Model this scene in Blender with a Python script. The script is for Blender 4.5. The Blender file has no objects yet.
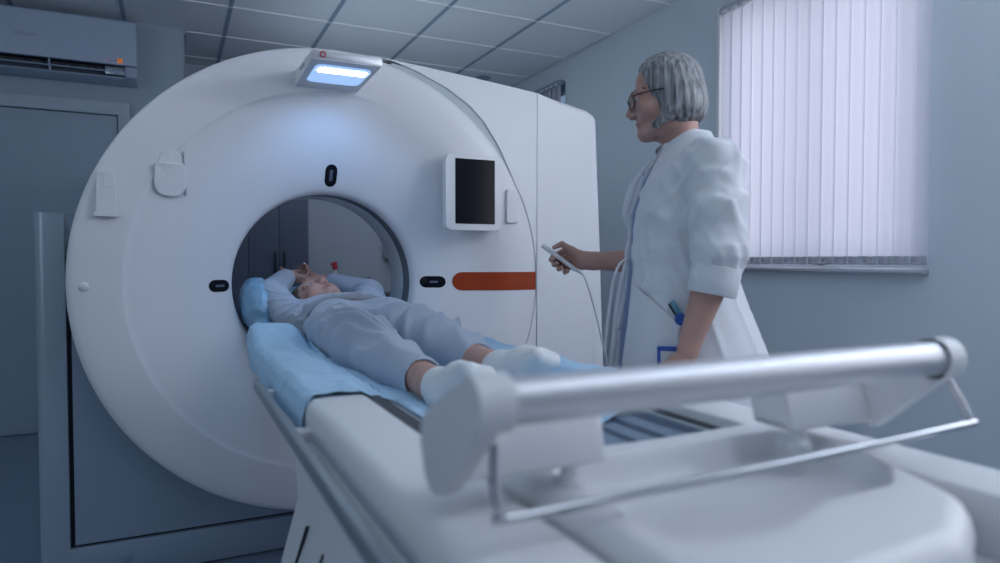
import bpy, bmesh, math
import numpy as np
from mathutils import Vector, Matrix
PI = math.pi
S = bpy.context.scene
COL = S.collection

# ------------------------------------------------------------------ camera
CAM_H = 1.083
YAW, PITCH, FPX = 0.451586, 0.0304112, 675.37
cy_, sy_ = math.cos(YAW), math.sin(YAW)
A_R = Vector((cy_, -sy_, 0)); A_FW = Vector((sy_, cy_, 0)); A_UP = Vector((0, 0, 1))
A_F = A_FW * math.cos(PITCH) - A_UP * math.sin(PITCH)
A_U = A_FW * math.sin(PITCH) + A_UP * math.cos(PITCH)
cam = bpy.data.cameras.new('camera'); co = bpy.data.objects.new('camera', cam); COL.objects.link(co)
cam.sensor_width = 36.0; cam.lens = FPX * 36.0 / 1000.0; cam.clip_start = 0.02; cam.clip_end = 60
co.matrix_world = Matrix(((A_R.x, A_U.x, -A_F.x, 0), (A_R.y, A_U.y, -A_F.y, 0), (A_R.z, A_U.z, -A_F.z, CAM_H), (0, 0, 0, 1)))
cam.dof.use_dof = True; cam.dof.focus_distance = 2.4; cam.dof.aperture_fstop = 2.4
S.camera = co
# ------------------------------------------------------------------ view, world, lights
S.view_settings.view_transform = 'Standard'; S.view_settings.look = 'None'
S.view_settings.gamma = 1.0; S.view_settings.use_curve_mapping = False
S.view_settings.exposure = 0.0
S.cycles.use_denoising = True
S.cycles.max_bounces = 8; S.cycles.diffuse_bounces = 5; S.cycles.transmission_bounces = 6
S.cycles.sample_clamp_indirect = 6.0
W = bpy.data.worlds.new('daylight'); S.world = W; W.use_nodes = True
bg = W.node_tree.nodes['Background']; bg.inputs[0].default_value = (0.52, 0.74, 1.0, 1); bg.inputs[1].default_value = 0.40
_tc = W.node_tree.nodes.new('ShaderNodeTexCoord'); _sx = W.node_tree.nodes.new('ShaderNodeSeparateXYZ'); _cr = W.node_tree.nodes.new('ShaderNodeValToRGB')
_cr.color_ramp.elements[0].position = 0.0; _cr.color_ramp.elements[0].color = (0.10, 0.14, 0.19, 1); _cr.color_ramp.elements[1].position = 0.12; _cr.color_ramp.elements[1].color = (0.54, 0.75, 1.0, 1)
W.node_tree.links.new(_tc.outputs['Generated'], _sx.inputs[0]); W.node_tree.links.new(_sx.outputs['Z'], _cr.inputs[0]); W.node_tree.links.new(_cr.outputs[0], bg.inputs[0])

def area(name, loc, direction, sx, sy, power, color, spread=None):
    l = bpy.data.lights.new(name, 'AREA'); l.shape = 'RECTANGLE'; l.size = sx; l.size_y = sy
    l.energy = power; l.color = color
    if spread: l.spread = math.radians(spread)
    o = bpy.data.objects.new(name, l); COL.objects.link(o); o.location = loc
    o.rotation_euler = Vector(direction).to_track_quat('-Z', 'Y').to_euler()
    return o
# daylight behind the blind of the window in view, daylight of the window nearer the camera, then added fill lamps
area('window_daylight', (3.02, 2.265, 1.80), (-1, 0, -0.05), 1.25, 1.6, 13, (0.91, 0.85, 0.85))
area('near_window_daylight', (2.70, 0.15, 1.75), (-1, 0.25, 0.05), 1.5, 1.4, 19, (0.90, 0.91, 1.0))
area('ceiling_fill_left', (-1.75, 1.9, 2.15), (0.50, 0.20, 1), 1.4, 0.4, 12, (0.72, 0.84, 1.0))  # added fill aimed upwards to brighten the ceiling; no fixture there
area('left_side_fill', (-1.9, 0.1, 1.55), (1, 0.12, -0.05), 1.4, 1.4, 5, (0.78, 0.88, 1.0))  # added soft fill from the left; no window stands there
area('ceiling_fill_right', (2.60, 0.25, 2.25), (-0.45, 0.55, 1), 1.3, 0.4, 30, (0.80, 0.88, 1.0))  # extra lamp added to throw more light onto the ceiling
area('hidden_ceiling_fill', (1.10, 3.75, 1.75), (0.65, -0.05, 1), 2.2, 1.2, 4.6, (0.68, 0.82, 1.0))  # added fill out of sight behind the scanner, lifting ceiling and right wall
area('overhead_fill', (1.0, -0.45, 2.60), (0, 0, -1), 0.6, 1.2, 7, (0.80, 0.88, 1.0))  # added overhead fill behind the camera, not a real ceiling panel
area('rear_room_fill', (1.3, 4.6, 2.61), (0, 0, -1), 0.6, 0.6, 3.4, (0.66, 0.80, 1.0))  # unseen lamp added to light the far room

# ------------------------------------------------------------------ materials
def mat(name, color, rough=0.5, metal=0.0, spec=0.5, bump=0.0, bscale=200.0, var=0.0, vscale=6.0,
        emit=None, estr=0.0, coat=0.0, sheen=0.0, trans=0.0, sub=0.0):
    m = bpy.data.materials.new(name); m.use_nodes = True
    nt = m.node_tree; b = nt.nodes['Principled BSDF']
    b.inputs['Base Color'].default_value = (*color, 1); b.inputs['Roughness'].default_value = rough
    b.inputs['Metallic'].default_value = metal; b.inputs['Specular IOR Level'].default_value = spec
    b.inputs['Coat Weight'].default_value = coat; b.inputs['Sheen Weight'].default_value = sheen
    if sub: b.inputs['Subsurface Weight'].default_value = sub; b.inputs['Subsurface Radius'].default_value = (0.012, 0.005, 0.003)
    if emit: b.inputs['Emission Color'].default_value = (*emit, 1); b.inputs['Emission Strength'].default_value = estr
    tc = nt.nodes.new('ShaderNodeTexCoord')
    if var:
        n = nt.nodes.new('ShaderNodeTexNoise'); n.inputs['Scale'].default_value = vscale; n.inputs['Detail'].default_value = 5
        mx = nt.nodes.new('ShaderNodeMix'); mx.data_type = 'RGBA'
        mx.inputs[6].default_value = (*[c * (1 - var) for c in color], 1); mx.inputs[7].default_value = (*[min(1, c * (1 + var)) for c in color], 1)
        nt.links.new(tc.outputs['Object'], n.inputs['Vector']); nt.links.new(n.outputs['Fac'], mx.inputs[0]); nt.links.new(mx.outputs[2], b.inputs['Base Color'])
    if bump:
        n = nt.nodes.new('ShaderNodeTexNoise'); n.inputs['Scale'].default_value = bscale; n.inputs['Detail'].default_value = 4
        bp = nt.nodes.new('ShaderNodeBump'); bp.inputs['Strength'].default_value = bump; bp.inputs['Distance'].default_value = 0.002
        nt.links.new(tc.outputs['Object'], n.inputs['Vector']); nt.links.new(n.outputs['Fac'], bp.inputs['Height']); nt.links.new(bp.outputs['Normal'], b.inputs['Normal'])
    return m

M = {}
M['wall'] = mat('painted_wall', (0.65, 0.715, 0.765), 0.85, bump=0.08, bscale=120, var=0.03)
M['wall_shaded'] = mat('painted_wall_shaded', (0.37, 0.45, 0.52), 0.85, bump=0.08, bscale=120, var=0.03)  # wall paint darkened to carry the shade behind the scanner
M['tile'] = mat('ceiling_tile', (0.86, 0.90, 0.92), 0.9, bump=0.25, bscale=260, var=0.04, vscale=40)
M['tbar'] = mat('ceiling_grid_dark', (0.32, 0.39, 0.50), 0.6)
M['tbar_l'] = mat('ceiling_grid_light', (0.95, 0.96, 0.97), 0.5)
M['floor'] = mat('vinyl_floor', (0.16, 0.21, 0.29), 0.55, bump=0.1, bscale=300, var=0.35, vscale=90)
M['frame'] = mat('door_frame_paint', (0.42, 0.50, 0.57), 0.6, var=0.03)
M['door'] = mat('door_paint', (0.34, 0.42, 0.50), 0.6, var=0.03)
M['white'] = mat('white_moulded_plastic', (0.76, 0.77, 0.79), 0.42, var=0.015, bump=0.02, bscale=500)
M['gantry'] = mat('gantry_white_plastic', (0.77, 0.775, 0.80), 0.38, var=0.012, bump=0.03, bscale=600, coat=0.1)
M['gantry_b'] = mat('gantry_white_side_plastic', (0.79, 0.80, 0.82), 0.45, var=0.012, bump=0.03, bscale=600)
M['band'] = mat('grey_green_band', (0.50, 0.56, 0.58), 0.5)
M['greypanel'] = mat('blue_grey_panel', (0.26, 0.325, 0.41), 0.45, var=0.03)
M['steelblue'] = mat('satin_grey_column', (0.38, 0.45, 0.52), 0.28, metal=0.35, var=0.02)
M['black'] = mat('black_plastic', (0.012, 0.014, 0.02), 0.35)
M['gap'] = mat('dark_gap', (0.02, 0.022, 0.03), 0.8)
M['glassblack'] = mat('black_glass', (0.010, 0.011, 0.016), 0.12, spec=0.12)
M['orange'] = mat('orange_red_enamel', (0.34, 0.045, 0.010), 0.5, spec=0.25, var=0.02)
M['ring'] = mat('bore_ring_grey', (0.17, 0.19, 0.21), 0.45)
M['tunnel'] = mat('bore_liner', (0.86, 0.88, 0.90), 0.4)
M['metal'] = mat('brushed_aluminium', (0.62, 0.63, 0.67), 0.46, metal=0.85, bump=0.02, bscale=900)
M['rail'] = mat('grey_rail_metal', (0.33, 0.38, 0.42), 0.4, metal=0.5)
M['chrome'] = mat('chrome', (0.55, 0.57, 0.6), 0.16, metal=1.0)
M['cushion'] = mat('blue_grey_cushion', (0.20, 0.27, 0.36), 0.5, var=0.03)
M['cushion_d'] = mat('dark_cushion_groove', (0.07, 0.10, 0.16), 0.6)
M['acwhite'] = mat('aircon_plastic', (0.40, 0.48, 0.60), 0.4)
M['acdark'] = mat('aircon_vent_dark', (0.06, 0.075, 0.11), 0.7)
M['cab'] = mat('slate_cabinet_laminate', (0.105, 0.125, 0.18), 0.55, var=0.05)
M['cabline'] = mat('cabinet_dark', (0.03, 0.035, 0.05), 0.6)
M['red'] = mat('red_plastic', (0.55, 0.03, 0.04), 0.4)
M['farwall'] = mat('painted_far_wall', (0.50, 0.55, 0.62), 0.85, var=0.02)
M['ledw'] = mat('white_led_strip', (0.9, 0.95, 1), 0.4, emit=(0.82, 0.92, 1.0), estr=14.0)
M['ledb'] = mat('blue_lit_lens', (0.6, 0.8, 1), 0.4, emit=(0.33, 0.52, 0.95), estr=0.75)
M['grey_mark'] = mat('grey_print', (0.34, 0.39, 0.47), 0.6)
M['led_or'] = mat('orange_display', (0.6, 0.2, 0.05), 0.4, emit=(1.0, 0.22, 0.03), estr=0.4)
M['led_red'] = mat('red_indicator', (0.5, 0.1, 0.05), 0.4, emit=(1.0, 0.12, 0.08), estr=0.6)

def slat_material():
    m = bpy.data.materials.new('translucent_blind_fabric'); m.use_nodes = True
    nt = m.node_tree; nt.nodes.clear()
    out = nt.nodes.new('ShaderNodeOutputMaterial'); d = nt.nodes.new('ShaderNodeBsdfDiffuse'); t = nt.nodes.new('ShaderNodeBsdfTranslucent')
    mx = nt.nodes.new('ShaderNodeMixShader'); mx.inputs[0].default_value = 0.55
    d.inputs[0].default_value = (0.82, 0.83, 0.88, 1); t.inputs[0].default_value = (0.80, 0.80, 0.88, 1)
    tc = nt.nodes.new('ShaderNodeTexCoord'); n = nt.nodes.new('ShaderNodeTexNoise'); n.inputs['Scale'].default_value = 400
    bp = nt.nodes.new('ShaderNodeBump'); bp.inputs['Strength'].default_value = 0.1; bp.inputs['Distance'].default_value = 0.001
    nt.links.new(tc.outputs['Object'], n.inputs['Vector']); nt.links.new(n.outputs['Fac'], bp.inputs['Height']); nt.links.new(bp.outputs['Normal'], d.inputs['Normal'])
    nt.links.new(d.outputs[0], mx.inputs[1]); nt.links.new(t.outputs[0], mx.inputs[2]); nt.links.new(mx.outputs[0], out.inputs[0])
    return m
M['slat'] = slat_material()

def glass_material():
    m = bpy.data.materials.new('window_glass'); m.use_nodes = True
    nt = m.node_tree; nt.nodes.clear()
    out = nt.nodes.new('ShaderNodeOutputMaterial'); t = nt.nodes.new('ShaderNodeBsdfTransparent'); g = nt.nodes.new('ShaderNodeBsdfGlossy')
    g.inputs['Roughness'].default_value = 0.02; t.inputs[0].default_value = (0.92, 0.95, 1, 1)
    mx = nt.nodes.new('ShaderNodeMixShader'); mx.inputs[0].default_value = 0.06
    nt.links.new(t.outputs[0], mx.inputs[1]); nt.links.new(g.outputs[0], mx.inputs[2]); nt.links.new(mx.outputs[0], out.inputs[0])
    return m
M['glass'] = glass_material()

# ------------------------------------------------------------------ object helpers
ORG = {}
def tag(o, label=None, cat=None, group=None, kind=None):
    if label: o['label'] = label
    if cat: o['category'] = cat
    if group: o['group'] = group
    if kind: o['kind'] = kind
    return o
def thing(name, loc, label, cat, group=None):
    o = bpy.data.objects.new(name, None); COL.objects.link(o); o.location = loc; o.empty_display_size = 0.1
    ORG[o] = Vector(loc); return tag(o, label, cat, group)
def finish(me, angle):
    me.polygons.foreach_set('use_smooth', [True] * len(me.polygons))
    if angle is not None: me.set_sharp_from_angle(angle=math.radians(angle))
def obj(name, bm, m, parent=None, angle=40, label=None):
    """link a bmesh built in world coordinates as one mesh object"""
    if parent is not None: org = ORG[parent]
    else:
        vs = np.array([v.co for v in bm.verts]); lo, hi = vs.min(0), vs.max(0)
        org = Vector(((lo[0] + hi[0]) / 2, (lo[1] + hi[1]) / 2, lo[2]))
    bmesh.ops.translate(bm, verts=bm.verts, vec=-org)
    bmesh.ops.recalc_face_normals(bm, faces=bm.faces)
    me = bpy.data.meshes.new(name); bm.to_mesh(me); bm.free()
    for x in (m if isinstance(m, (list, tuple)) else [m]): me.materials.append(x)
    finish(me, angle)
    o = bpy.data.objects.new(name, me); COL.objects.link(o); ORG[o] = org
    if parent is not None: o.parent = parent
    else: o.location = org
    if label: o['label'] = label
    return o
def struct(name, bm, m, parent=None, angle=30):
    o = obj(name, bm, m, parent, angle)
    if parent is None: o['kind'] = 'structure'
    return o
def NB(): return bmesh.new()
def merge(bm, src, mi=0):
    for f in src.faces: f.material_index = mi
    me = bpy.data.meshes.new('tmp'); src.to_mesh(me); src.free(); bm.from_mesh(me); bpy.data.meshes.remove(me)
def box(bm, lo, hi, bev=0.0, seg=2, mi=0, mtx=None):
    t = bmesh.new(); bmesh.ops.create_cube(t, size=1.0)
    s = [hi[i] - lo[i] for i in range(3)]; c = [(hi[i] + lo[i]) / 2 for i in range(3)]
    for v in t.verts: v.co = Vector((v.co.x * s[0] + c[0], v.co.y * s[1] + c[1], v.co.z * s[2] + c[2]))
    if bev: bmesh.ops.bevel(t, geom=t.edges[:], offset=bev, segments=seg, affect='EDGES', profile=0.5)
    if mtx is not None: bmesh.ops.transform(t, matrix=mtx, verts=t.verts)
    merge(bm, t, mi); return bm
def rounded_poly(pts, rad, seg=5):
    out = []; n = len(pts)
    if not isinstance(rad, (list, tuple)): rad = [rad] * n
    for i in range(n):
        p = Vector(pts[i]); a = Vector(pts[i - 1]); b = Vector(pts[(i + 1) % n]); r = rad[i]
        if r <= 0: out.append(tuple(p)); continue
        da = (a - p); db = (b - p); la, lb = da.length, db.length; da /= la; db /= lb
        ang = da.angle(db); t = min(r / math.tan(ang / 2), la * .49, lb * .49)
        p0 = p + da * t; p1 = p + db * t
        for k in range(seg + 1):
            u = k / seg; q = p0 * (1 - u) ** 2 + p * 2 * u * (1 - u) + p1 * u * u; out.append(tuple(q))
    return out
def prism(bm, pts, fn, d0, d1, bev=0.0, seg=2, mi=0, both=True):
    """extrude a 2-D outline; fn(a, b, d) -> xyz.  d0 = the front side, whose rim may be bevelled"""
    t = bmesh.new(); n = len(pts)
    f = [t.verts.new(fn(p[0], p[1], d0)) for p in pts]; b = [t.verts.new(fn(p[0], p[1], d1)) for p in pts]
    ff = t.faces.new(f); fb = t.faces.new(b[::-1])
    for i in range(n): t.faces.new((f[i], b[i], b[(i + 1) % n], f[(i + 1) % n]))
    if bev:
        ed = list(ff.edges) + (list(fb.edges) if both else [])
        bmesh.ops.bevel(t, geom=ed, offset=bev, segments=seg, affect='EDGES', profile=0.5)
    bmesh.ops.triangulate(t, faces=[x for x in t.faces if len(x.verts) > 6])
    merge(bm, t, mi); return bm
XZ = lambda a, b, d: (a, d, b)
YZ = lambda a, b, d: (d, a, b)
XY = lambda a, b, d: (a, b, d)
def tube(bm, path, r, n=12, mi=0, cap=True):
    path = [Vector(p) for p in path]; m = len(path)
    rr = r if isinstance(r, (list, tuple)) else [r] * m
    t = bmesh.new(); rings = []; up = None
    for i, p in enumerate(path):
        d = (path[min(i + 1, m - 1)] - path[max(i - 1, 0)]).normalized()
        if up is None: up = d.orthogonal().normalized()
        else: up = (up - d * up.dot(d)).normalized()
        s = d.cross(up)
        rings.append([t.verts.new(p + (up * math.cos(2 * PI * k / n) + s * math.sin(2 * PI * k / n)) * rr[i]) for k in range(n)])
    for a, b in zip(rings, rings[1:]):
        for k in range(n): t.faces.new((a[k], a[(k + 1) % n], b[(k + 1) % n], b[k]))
    if cap: t.faces.new(rings[0][::-1]); t.faces.new(rings[-1])
    merge(bm, t, mi); return bm
def smooth_path(pts, n=8):
    P = [Vector(p) for p in pts]; P = [P[0] * 2 - P[1]] + P + [P[-1] * 2 - P[-2]]; out = []
    for i in range(1, len(P) - 2):
        for k in range(n):
            t = k / n; a, b, c, d = P[i - 1], P[i], P[i + 1], P[i + 2]
            out.append(0.5 * ((2 * b) + (c - a) * t + (2 * a - 5 * b + 4 * c - d) * t * t + (3 * b - a - 3 * c + d) * t ** 3))
    out.append(P[-2]); return out
def lathe(bm, prof, fn, n=96, a0=0.0, a1=2 * PI, mi=0, close=False):
    """prof = [(r, d)], fn(r, angle, d) -> xyz"""
    t = bmesh.new(); full = abs(a1 - a0 - 2 * PI) < 1e-6; m = n if full else n + 1
    rings = [[t.verts.new(fn(r, a0 + (a1 - a0) * k / n, d)) for k in range(m)] for r, d in prof]
    pairs = list(zip(rings, rings[1:])) + ([(rings[-1], rings[0])] if close else [])
    for a, b in pairs:
        for k in range(n): t.faces.new((a[k], a[(k + 1) % m], b[(k + 1) % m], b[k]))
    merge(bm, t, mi); return bm
def grid(bm, nu, nv, fn, mi=0, thick=0.0):
    t = bmesh.new()
    V = [[t.verts.new(fn(i / nu, j / nv)) for j in range(nv + 1)] for i in range(nu + 1)]
    fs = [t.faces.new((V[i][j], V[i + 1][j], V[i + 1][j + 1], V[i][j + 1])) for i in range(nu) for j in range(nv)]
    if thick:
        bmesh.ops.recalc_face_normals(t, faces=t.faces); bmesh.ops.solidify(t, geom=t.faces[:], thickness=thick)
    merge(bm, t, mi); return bm
# ------------------------------------------------------------------ the room
H_C = 2.636; XR = 2.73; YB = 5.06; YE = 5.92; XL = -2.6; YF = -2.6
b = NB(); box(b, (XL - .2, YF - .2, -0.12), (XR + .3, YE + .2, 0.0)); struct('floor', b, M['floor'])
# ceiling: suspended tiles in a grid with dark bars one way and light seams the other
b = NB(); box(b, (XL - .2, YF - .2, H_C + .012), (XR + .3, YE + .2, H_C + .2), mi=1)
x0 = -0.257 - 0.599 * 4; y0 = 3.273 - 0.602 * 10
for i in range(10):
    for j in range(16):
        xa, xb = x0 + i * .599, min(x0 + (i + 1) * .599, XR + .05); ya, yb = y0 + j * .602, min(y0 + (j + 1) * .602, YE + .05)
        if xb <= XL or yb <= YF or xa >= XR or ya >= YE: continue
        box(b, (xa + .011, ya + .0035, H_C), (xb - .011, yb - .0035, H_C + .02), mi=0)
for j in range(16):
    box(b, (XL, y0 + j * .602 - .006, H_C - .005), (XR, y0 + j * .602 + .006, H_C + .012), mi=2)
for i in range(10):
    xx = x0 + i * .599
    if XL < xx < XR: box(b, (xx - .012, YF, H_C - .004), (xx + .012, YE, H_C + .013), mi=1)
struct('ceiling', b, [M['tile'], M['tbar'], M['tbar_l']])
# right wall with three window openings
WIN = [(1.72, 2.80, 1.06, 2.44), (4.50, 5.20, 1.06, 2.47), (-0.60, 0.90, 1.06, 2.44)]
def wall_with_holes(bm, x0, x1, ys, zs, holes):
    for ya, yb in zip(ys, ys[1:]):
        for za, zb in zip(zs, zs[1:]):
            cy, cz = (ya + yb) / 2, (za + zb) / 2
            if any(h[0] < cy < h[1] and h[2] < cz < h[3] for h in holes): continue
            box(bm, (x0, ya, za), (x1, yb, zb))
b = NB()
ys = sorted({YF, 3.84} | {v for w in WIN for v in w[:2]}); ys.append(YE)
ys = sorted(set(ys))
for w in WIN:
    pass
wall_with_holes(b, XR, XR + .16, [y for y in ys if y <= 3.84], [0, 1.06, 2.44, H_C + .02], WIN)
wall_with_holes(b, XR + .012, XR + .16, [y for y in ys if y >= 3.84], [0, 1.06, 2.47, H_C + .02], WIN)
bmesh.ops.remove_doubles(b, verts=b.verts, dist=1e-4)
struct('wall_right', b, M['wall'])
b = NB(); box(b, (XL - .15, YB, 0), (0.09, YE + .15, H_C + .01)); struct('wall_back', b, M['wall_shaded'])
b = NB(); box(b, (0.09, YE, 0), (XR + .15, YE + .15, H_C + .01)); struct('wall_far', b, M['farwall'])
b = NB(); box(b, (0.090, YB - .012, H_C - .03), (0.104, YE, H_C + .005)); box(b, (0.090, YB - .004, 2.2), (0.094, YE, H_C - .03)); struct('trim_1', b, M['tbar'])
b = NB(); box(b, (XL, YB - .012, 0), (-1.22, YB, .07), .003); box(b, (-0.20, YB - .012, 0), (0.10, YB, .07), .003); struct('baseboard_back', b, M['door'])
b = NB(); box(b, (XR - .012, YF, 0), (XR, 3.84, .07), .003); struct('baseboard_right', b, M['door'])
# door in the back wall
b = NB()
box(b, (-1.27, YB - .03, 0), (-1.20, YB, 2.105), .004); box(b, (-0.305, YB - .03, 0), (-0.235, YB, 2.105), .004)
box(b, (-1.27, YB - .032, 2.025), (-0.235, YB, 2.105), .004)
d1 = struct('door_1', b, M['frame'])
b = NB(); box(b, (-1.196, YB - .016, .008), (-0.309, YB - .001, 2.020), .003); obj('door_panel', b, M['door'], d1)
b = NB(); box(b, (-0.31, YB - .010, 0.0), (-0.303, YB + .002, 2.024)); box(b, (-1.2, YB - .010, 2.019), (-0.303, YB + .002, 2.026)); obj('door_gap', b, M['gap'], d1)
b = NB(); tube(b, [(-1.12, YB - .016, 1.0), (-1.12, YB - .06, 1.0)], .012); tube(b, [(-1.12, YB - .06, 1.0), (-1.0, YB - .06, 1.0)], .009); obj('door_handle', b, M['metal'], d1)

# windows
def window(n, w, sill=True):
    ya, yb, za, zb = w; xo = XR + .09
    b = NB()
    for lo, hi in (((xo, ya, za), (xo + .05, ya + .05, zb)), ((xo, yb - .05, za), (xo + .05, yb, zb)), ((xo, ya, za), (xo + .05, yb, za + .05)), ((xo, ya, zb - .05), (xo + .05, yb, zb)), ((xo, (ya + yb) / 2 - .03, za), (xo + .05, (ya + yb) / 2 + .03, zb))):
        box(b, lo, hi, .004)
    f = struct('window_%d' % n, b, M['white'])
    b = NB(); box(b, (xo + .02, ya + .04, za + .04), (xo + .026, yb - .04, zb - .04)); obj('window_pane', b, M['glass'], f)
    if sill:
        b = NB(); box(b, (XR - .045, ya - .035, za - .030), (XR + .10, yb + .02, za - .008), .005); obj('window_sill', b, M['metal'], f)
    return f
for k, w in enumerate(WIN): window(k + 1, w, k != 1)
# a thin painted reveal trim on the far side of the window
b = NB(); box(b, (XR - .036, 2.818, 1.04), (XR + .004, 2.838, 2.462), .003); struct('trim_2', b, M['white'])

M['weight'] = mat('blind_weight_grey', (0.46, 0.49, 0.55), 0.6)
def blind(name, ya, yb, za, zb, n, label, group, xs, sm='slat', hm='metal'):
    t = thing(name, (xs, (ya + yb) / 2, za), label, 'blind', group)
    b = NB(); box(b, (xs - .022, ya - .005, zb), (xs + .026, yb + .005, zb + .032), .003)
    obj('headrail', b, M[hm], t)
    sp = (yb - ya) / n; wd = sp * 1.12
    for k in range(n):
        yc = ya + sp * (k + .5); a = math.radians(7)
        def f(u, v):
            s = (u - .5) * wd; bow = .004 * (1 - (2 * u - 1) ** 2)
            return (xs + s * math.sin(a) - bow * math.cos(a), yc + s * math.cos(a), za + .0 + (zb - za - .004) * v)
        b = NB(); grid(b, 6, 1, f); obj('slat', b, M[sm], t, 60)
    for k in range(n):                      # little carriers under the headrail
        yc = ya + sp * (k + .5)
        b = NB(); box(b, (xs - .028, yc - .018, zb - .006), (xs - .020, yc + .018, zb + .010), .002); obj('carrier', b, M['white'], t)
    for k in range(n):                      # weights sewn in the foot of every slat
        yc = ya + sp * (k + .5); a = math.radians(7); c, s_ = math.cos(a), math.sin(a)
        b = NB()
        pts = [(yc - wd * .46 * c, xs - wd * .46 * s_), (yc + wd * .46 * c, xs + wd * .46 * s_)]
        box(b, (-wd * .46, -.0035, za - .005), (wd * .46, .0035, za + .032), .002, mtx=Matrix.Translation((xs, yc, 0)) @ Matrix.Rotation(PI / 2 - a, 4, 'Z'))
        obj('slat_weight', b, M['weight'], t)
    b = NB(); tube(b, [(xs - .03, ya + .01, za + .012)] + [(xs - .03 + .002 * math.sin(k), ya + (yb - ya) * k / 40, za + .012 - .01 * abs(math.sin(k * PI * n / 40))) for k in range(1, 40)] + [(xs - .03, yb - .01, za + .012)], .0012, 5)
    obj('bead_chain', b, M['white'], t)
    return t
blind('vertical_blind', 1.673, 2.80, 1.072, 2.415, 16, 'large white vertical blind closed over the window behind the doctor', None, 2.698)
blind('vertical_blind', 4.52, 5.18, 1.10, 2.445, 9, 'small vertical blind seen just above the right corner of the scanner', None, 2.715, 'weight', 'greypanel')

# air conditioner above the door
ac = thing('air_conditioner', (-0.63, 4.95, 2.215), 'white wall air conditioner with an orange display above the door', 'air conditioner')
prof = [(YB - .002, 2.585), (4.865, 2.585), (4.845, 2.57), (4.840, 2.33), (4.842, 2.302), (4.862, 2.300), (4.95, 2.32), (YB - .002, 2.32)]
b = NB(); prism(b, prof, lambda a, z, d: (d, a, z), -1.08, -0.185, .006); obj('casing', b, M['acwhite'], ac)
prof = [(YB - .002, 2.32), (4.96, 2.319), (4.865, 2.298), (4.885, 2.240), (4.94, 2.215), (YB - .002, 2.215)]
for xa, xb in ((-0.252, -0.185), (-1.08, -1.02)):
    b = NB(); prism(b, prof, lambda a, z, d: (d, a, z), xa, xb, .004); obj('end_cheek', b, M['acwhite'], ac)
b = NB(); prism(b, [(YB - .002, 2.318), (4.965, 2.318), (4.93, 2.300), (4.94, 2.245), (YB - .002, 2.24)], lambda a, z, d: (d, a, z), -1.02, -0.252); obj('air_vent', b, M['acdark'], ac)
b = NB(); prism(b, [(YB - .002, 2.24), (4.90, 2.24), (4.888, 2.228), (4.94, 2.215), (YB - .002, 2.215)], lambda a, z, d: (d, a, z), -1.02, -0.252, .002); obj('lower_lip', b, M['acwhite'], ac)
b = NB(); box(b, (-1.02, 4.885, 2.266), (-0.252, 4.915, 2.271), .001); obj('louvre', b, M['acwhite'], ac)
b = NB(); box(b, (-0.36, 4.890, 2.25), (-0.254, 4.93, 2.297), .001); obj('louvre_motor_cover', b, M['steelblue'], ac)
b = NB(); prism(b, [(4.868, 2.305), (4.95, 2.30), (4.95, 2.24), (4.886, 2.24)], lambda a, z, d: (d, a, z), -0.655, -0.648); obj('louvre_bracket', b, M['acwhite'], ac)
for k in range(8):
    b = NB(); xx = -0.99 + k * .085
    if xx < -.38: box(b, (xx, 4.895, 2.275), (xx + .045, 4.92, 2.296), .001); obj('vent_vane', b, M['black'], ac)
b = NB(); box(b, (-0.289, 4.838, 2.312), (-0.262, 4.842, 2.338)); obj('display', b, M['led_or'], ac)
b = NB(); box(b, (-0.284, 4.8365, 2.326), (-0.276, 4.839, 2.332)); box(b, (-0.274, 4.8365, 2.318), (-0.267, 4.839, 2.322)); box(b, (-0.274, 4.8365, 2.329), (-0.270, 4.839, 2.334)); obj('display_mark', b, M['black'], ac)
for k, mm in enumerate(('led_red', 'black', 'black')):
    b = NB(); xx = -0.338 + k * .018; box(b, (xx - .003, 4.8385, 2.319), (xx + .003, 4.842, 2.324)); obj('indicator', b, M[mm], ac)
def text(name, body, size, mtx, m, parent, ext=.0006):
    c = bpy.data.curves.new(name, 'FONT'); c.body = body; c.size = size; c.extrude = ext; c.align_x = 'CENTER'; c.align_y = 'CENTER'
    o = bpy.data.objects.new(name, c); me = bpy.data.meshes.new_from_object(o); bpy.data.objects.remove(o)
    bm = bmesh.new(); bm.from_mesh(me); bpy.data.meshes.remove(me); bmesh.ops.transform(bm, matrix=mtx, verts=bm.verts)
    return obj(name, bm, m, parent)
text('logo', 'Haier', .040, Matrix.Translation((-0.755, 4.8395, 2.425)) @ Matrix.Rotation(PI / 2, 4, 'X') @ Matrix.Diagonal((1.35, 1, 1, 1)), M['grey_mark'], ac)

# ceiling speaker, far right
b = NB(); lathe(b, [(0.0, H_C - .012), (.05, H_C - .012), (.062, H_C - .006), (.065, H_C - .001), (.0, H_C - .001)], lambda r, a, d: (2.39 + r * math.cos(a), 5.25 + r * math.sin(a), d), 24)
bmesh.ops.remove_doubles(b, verts=b.verts, dist=1e-5)
tag(obj('ceiling_detector', b, M['greypanel']), 'small grey disc on the ceiling beyond the scanner, near the right wall', 'detector')

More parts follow.
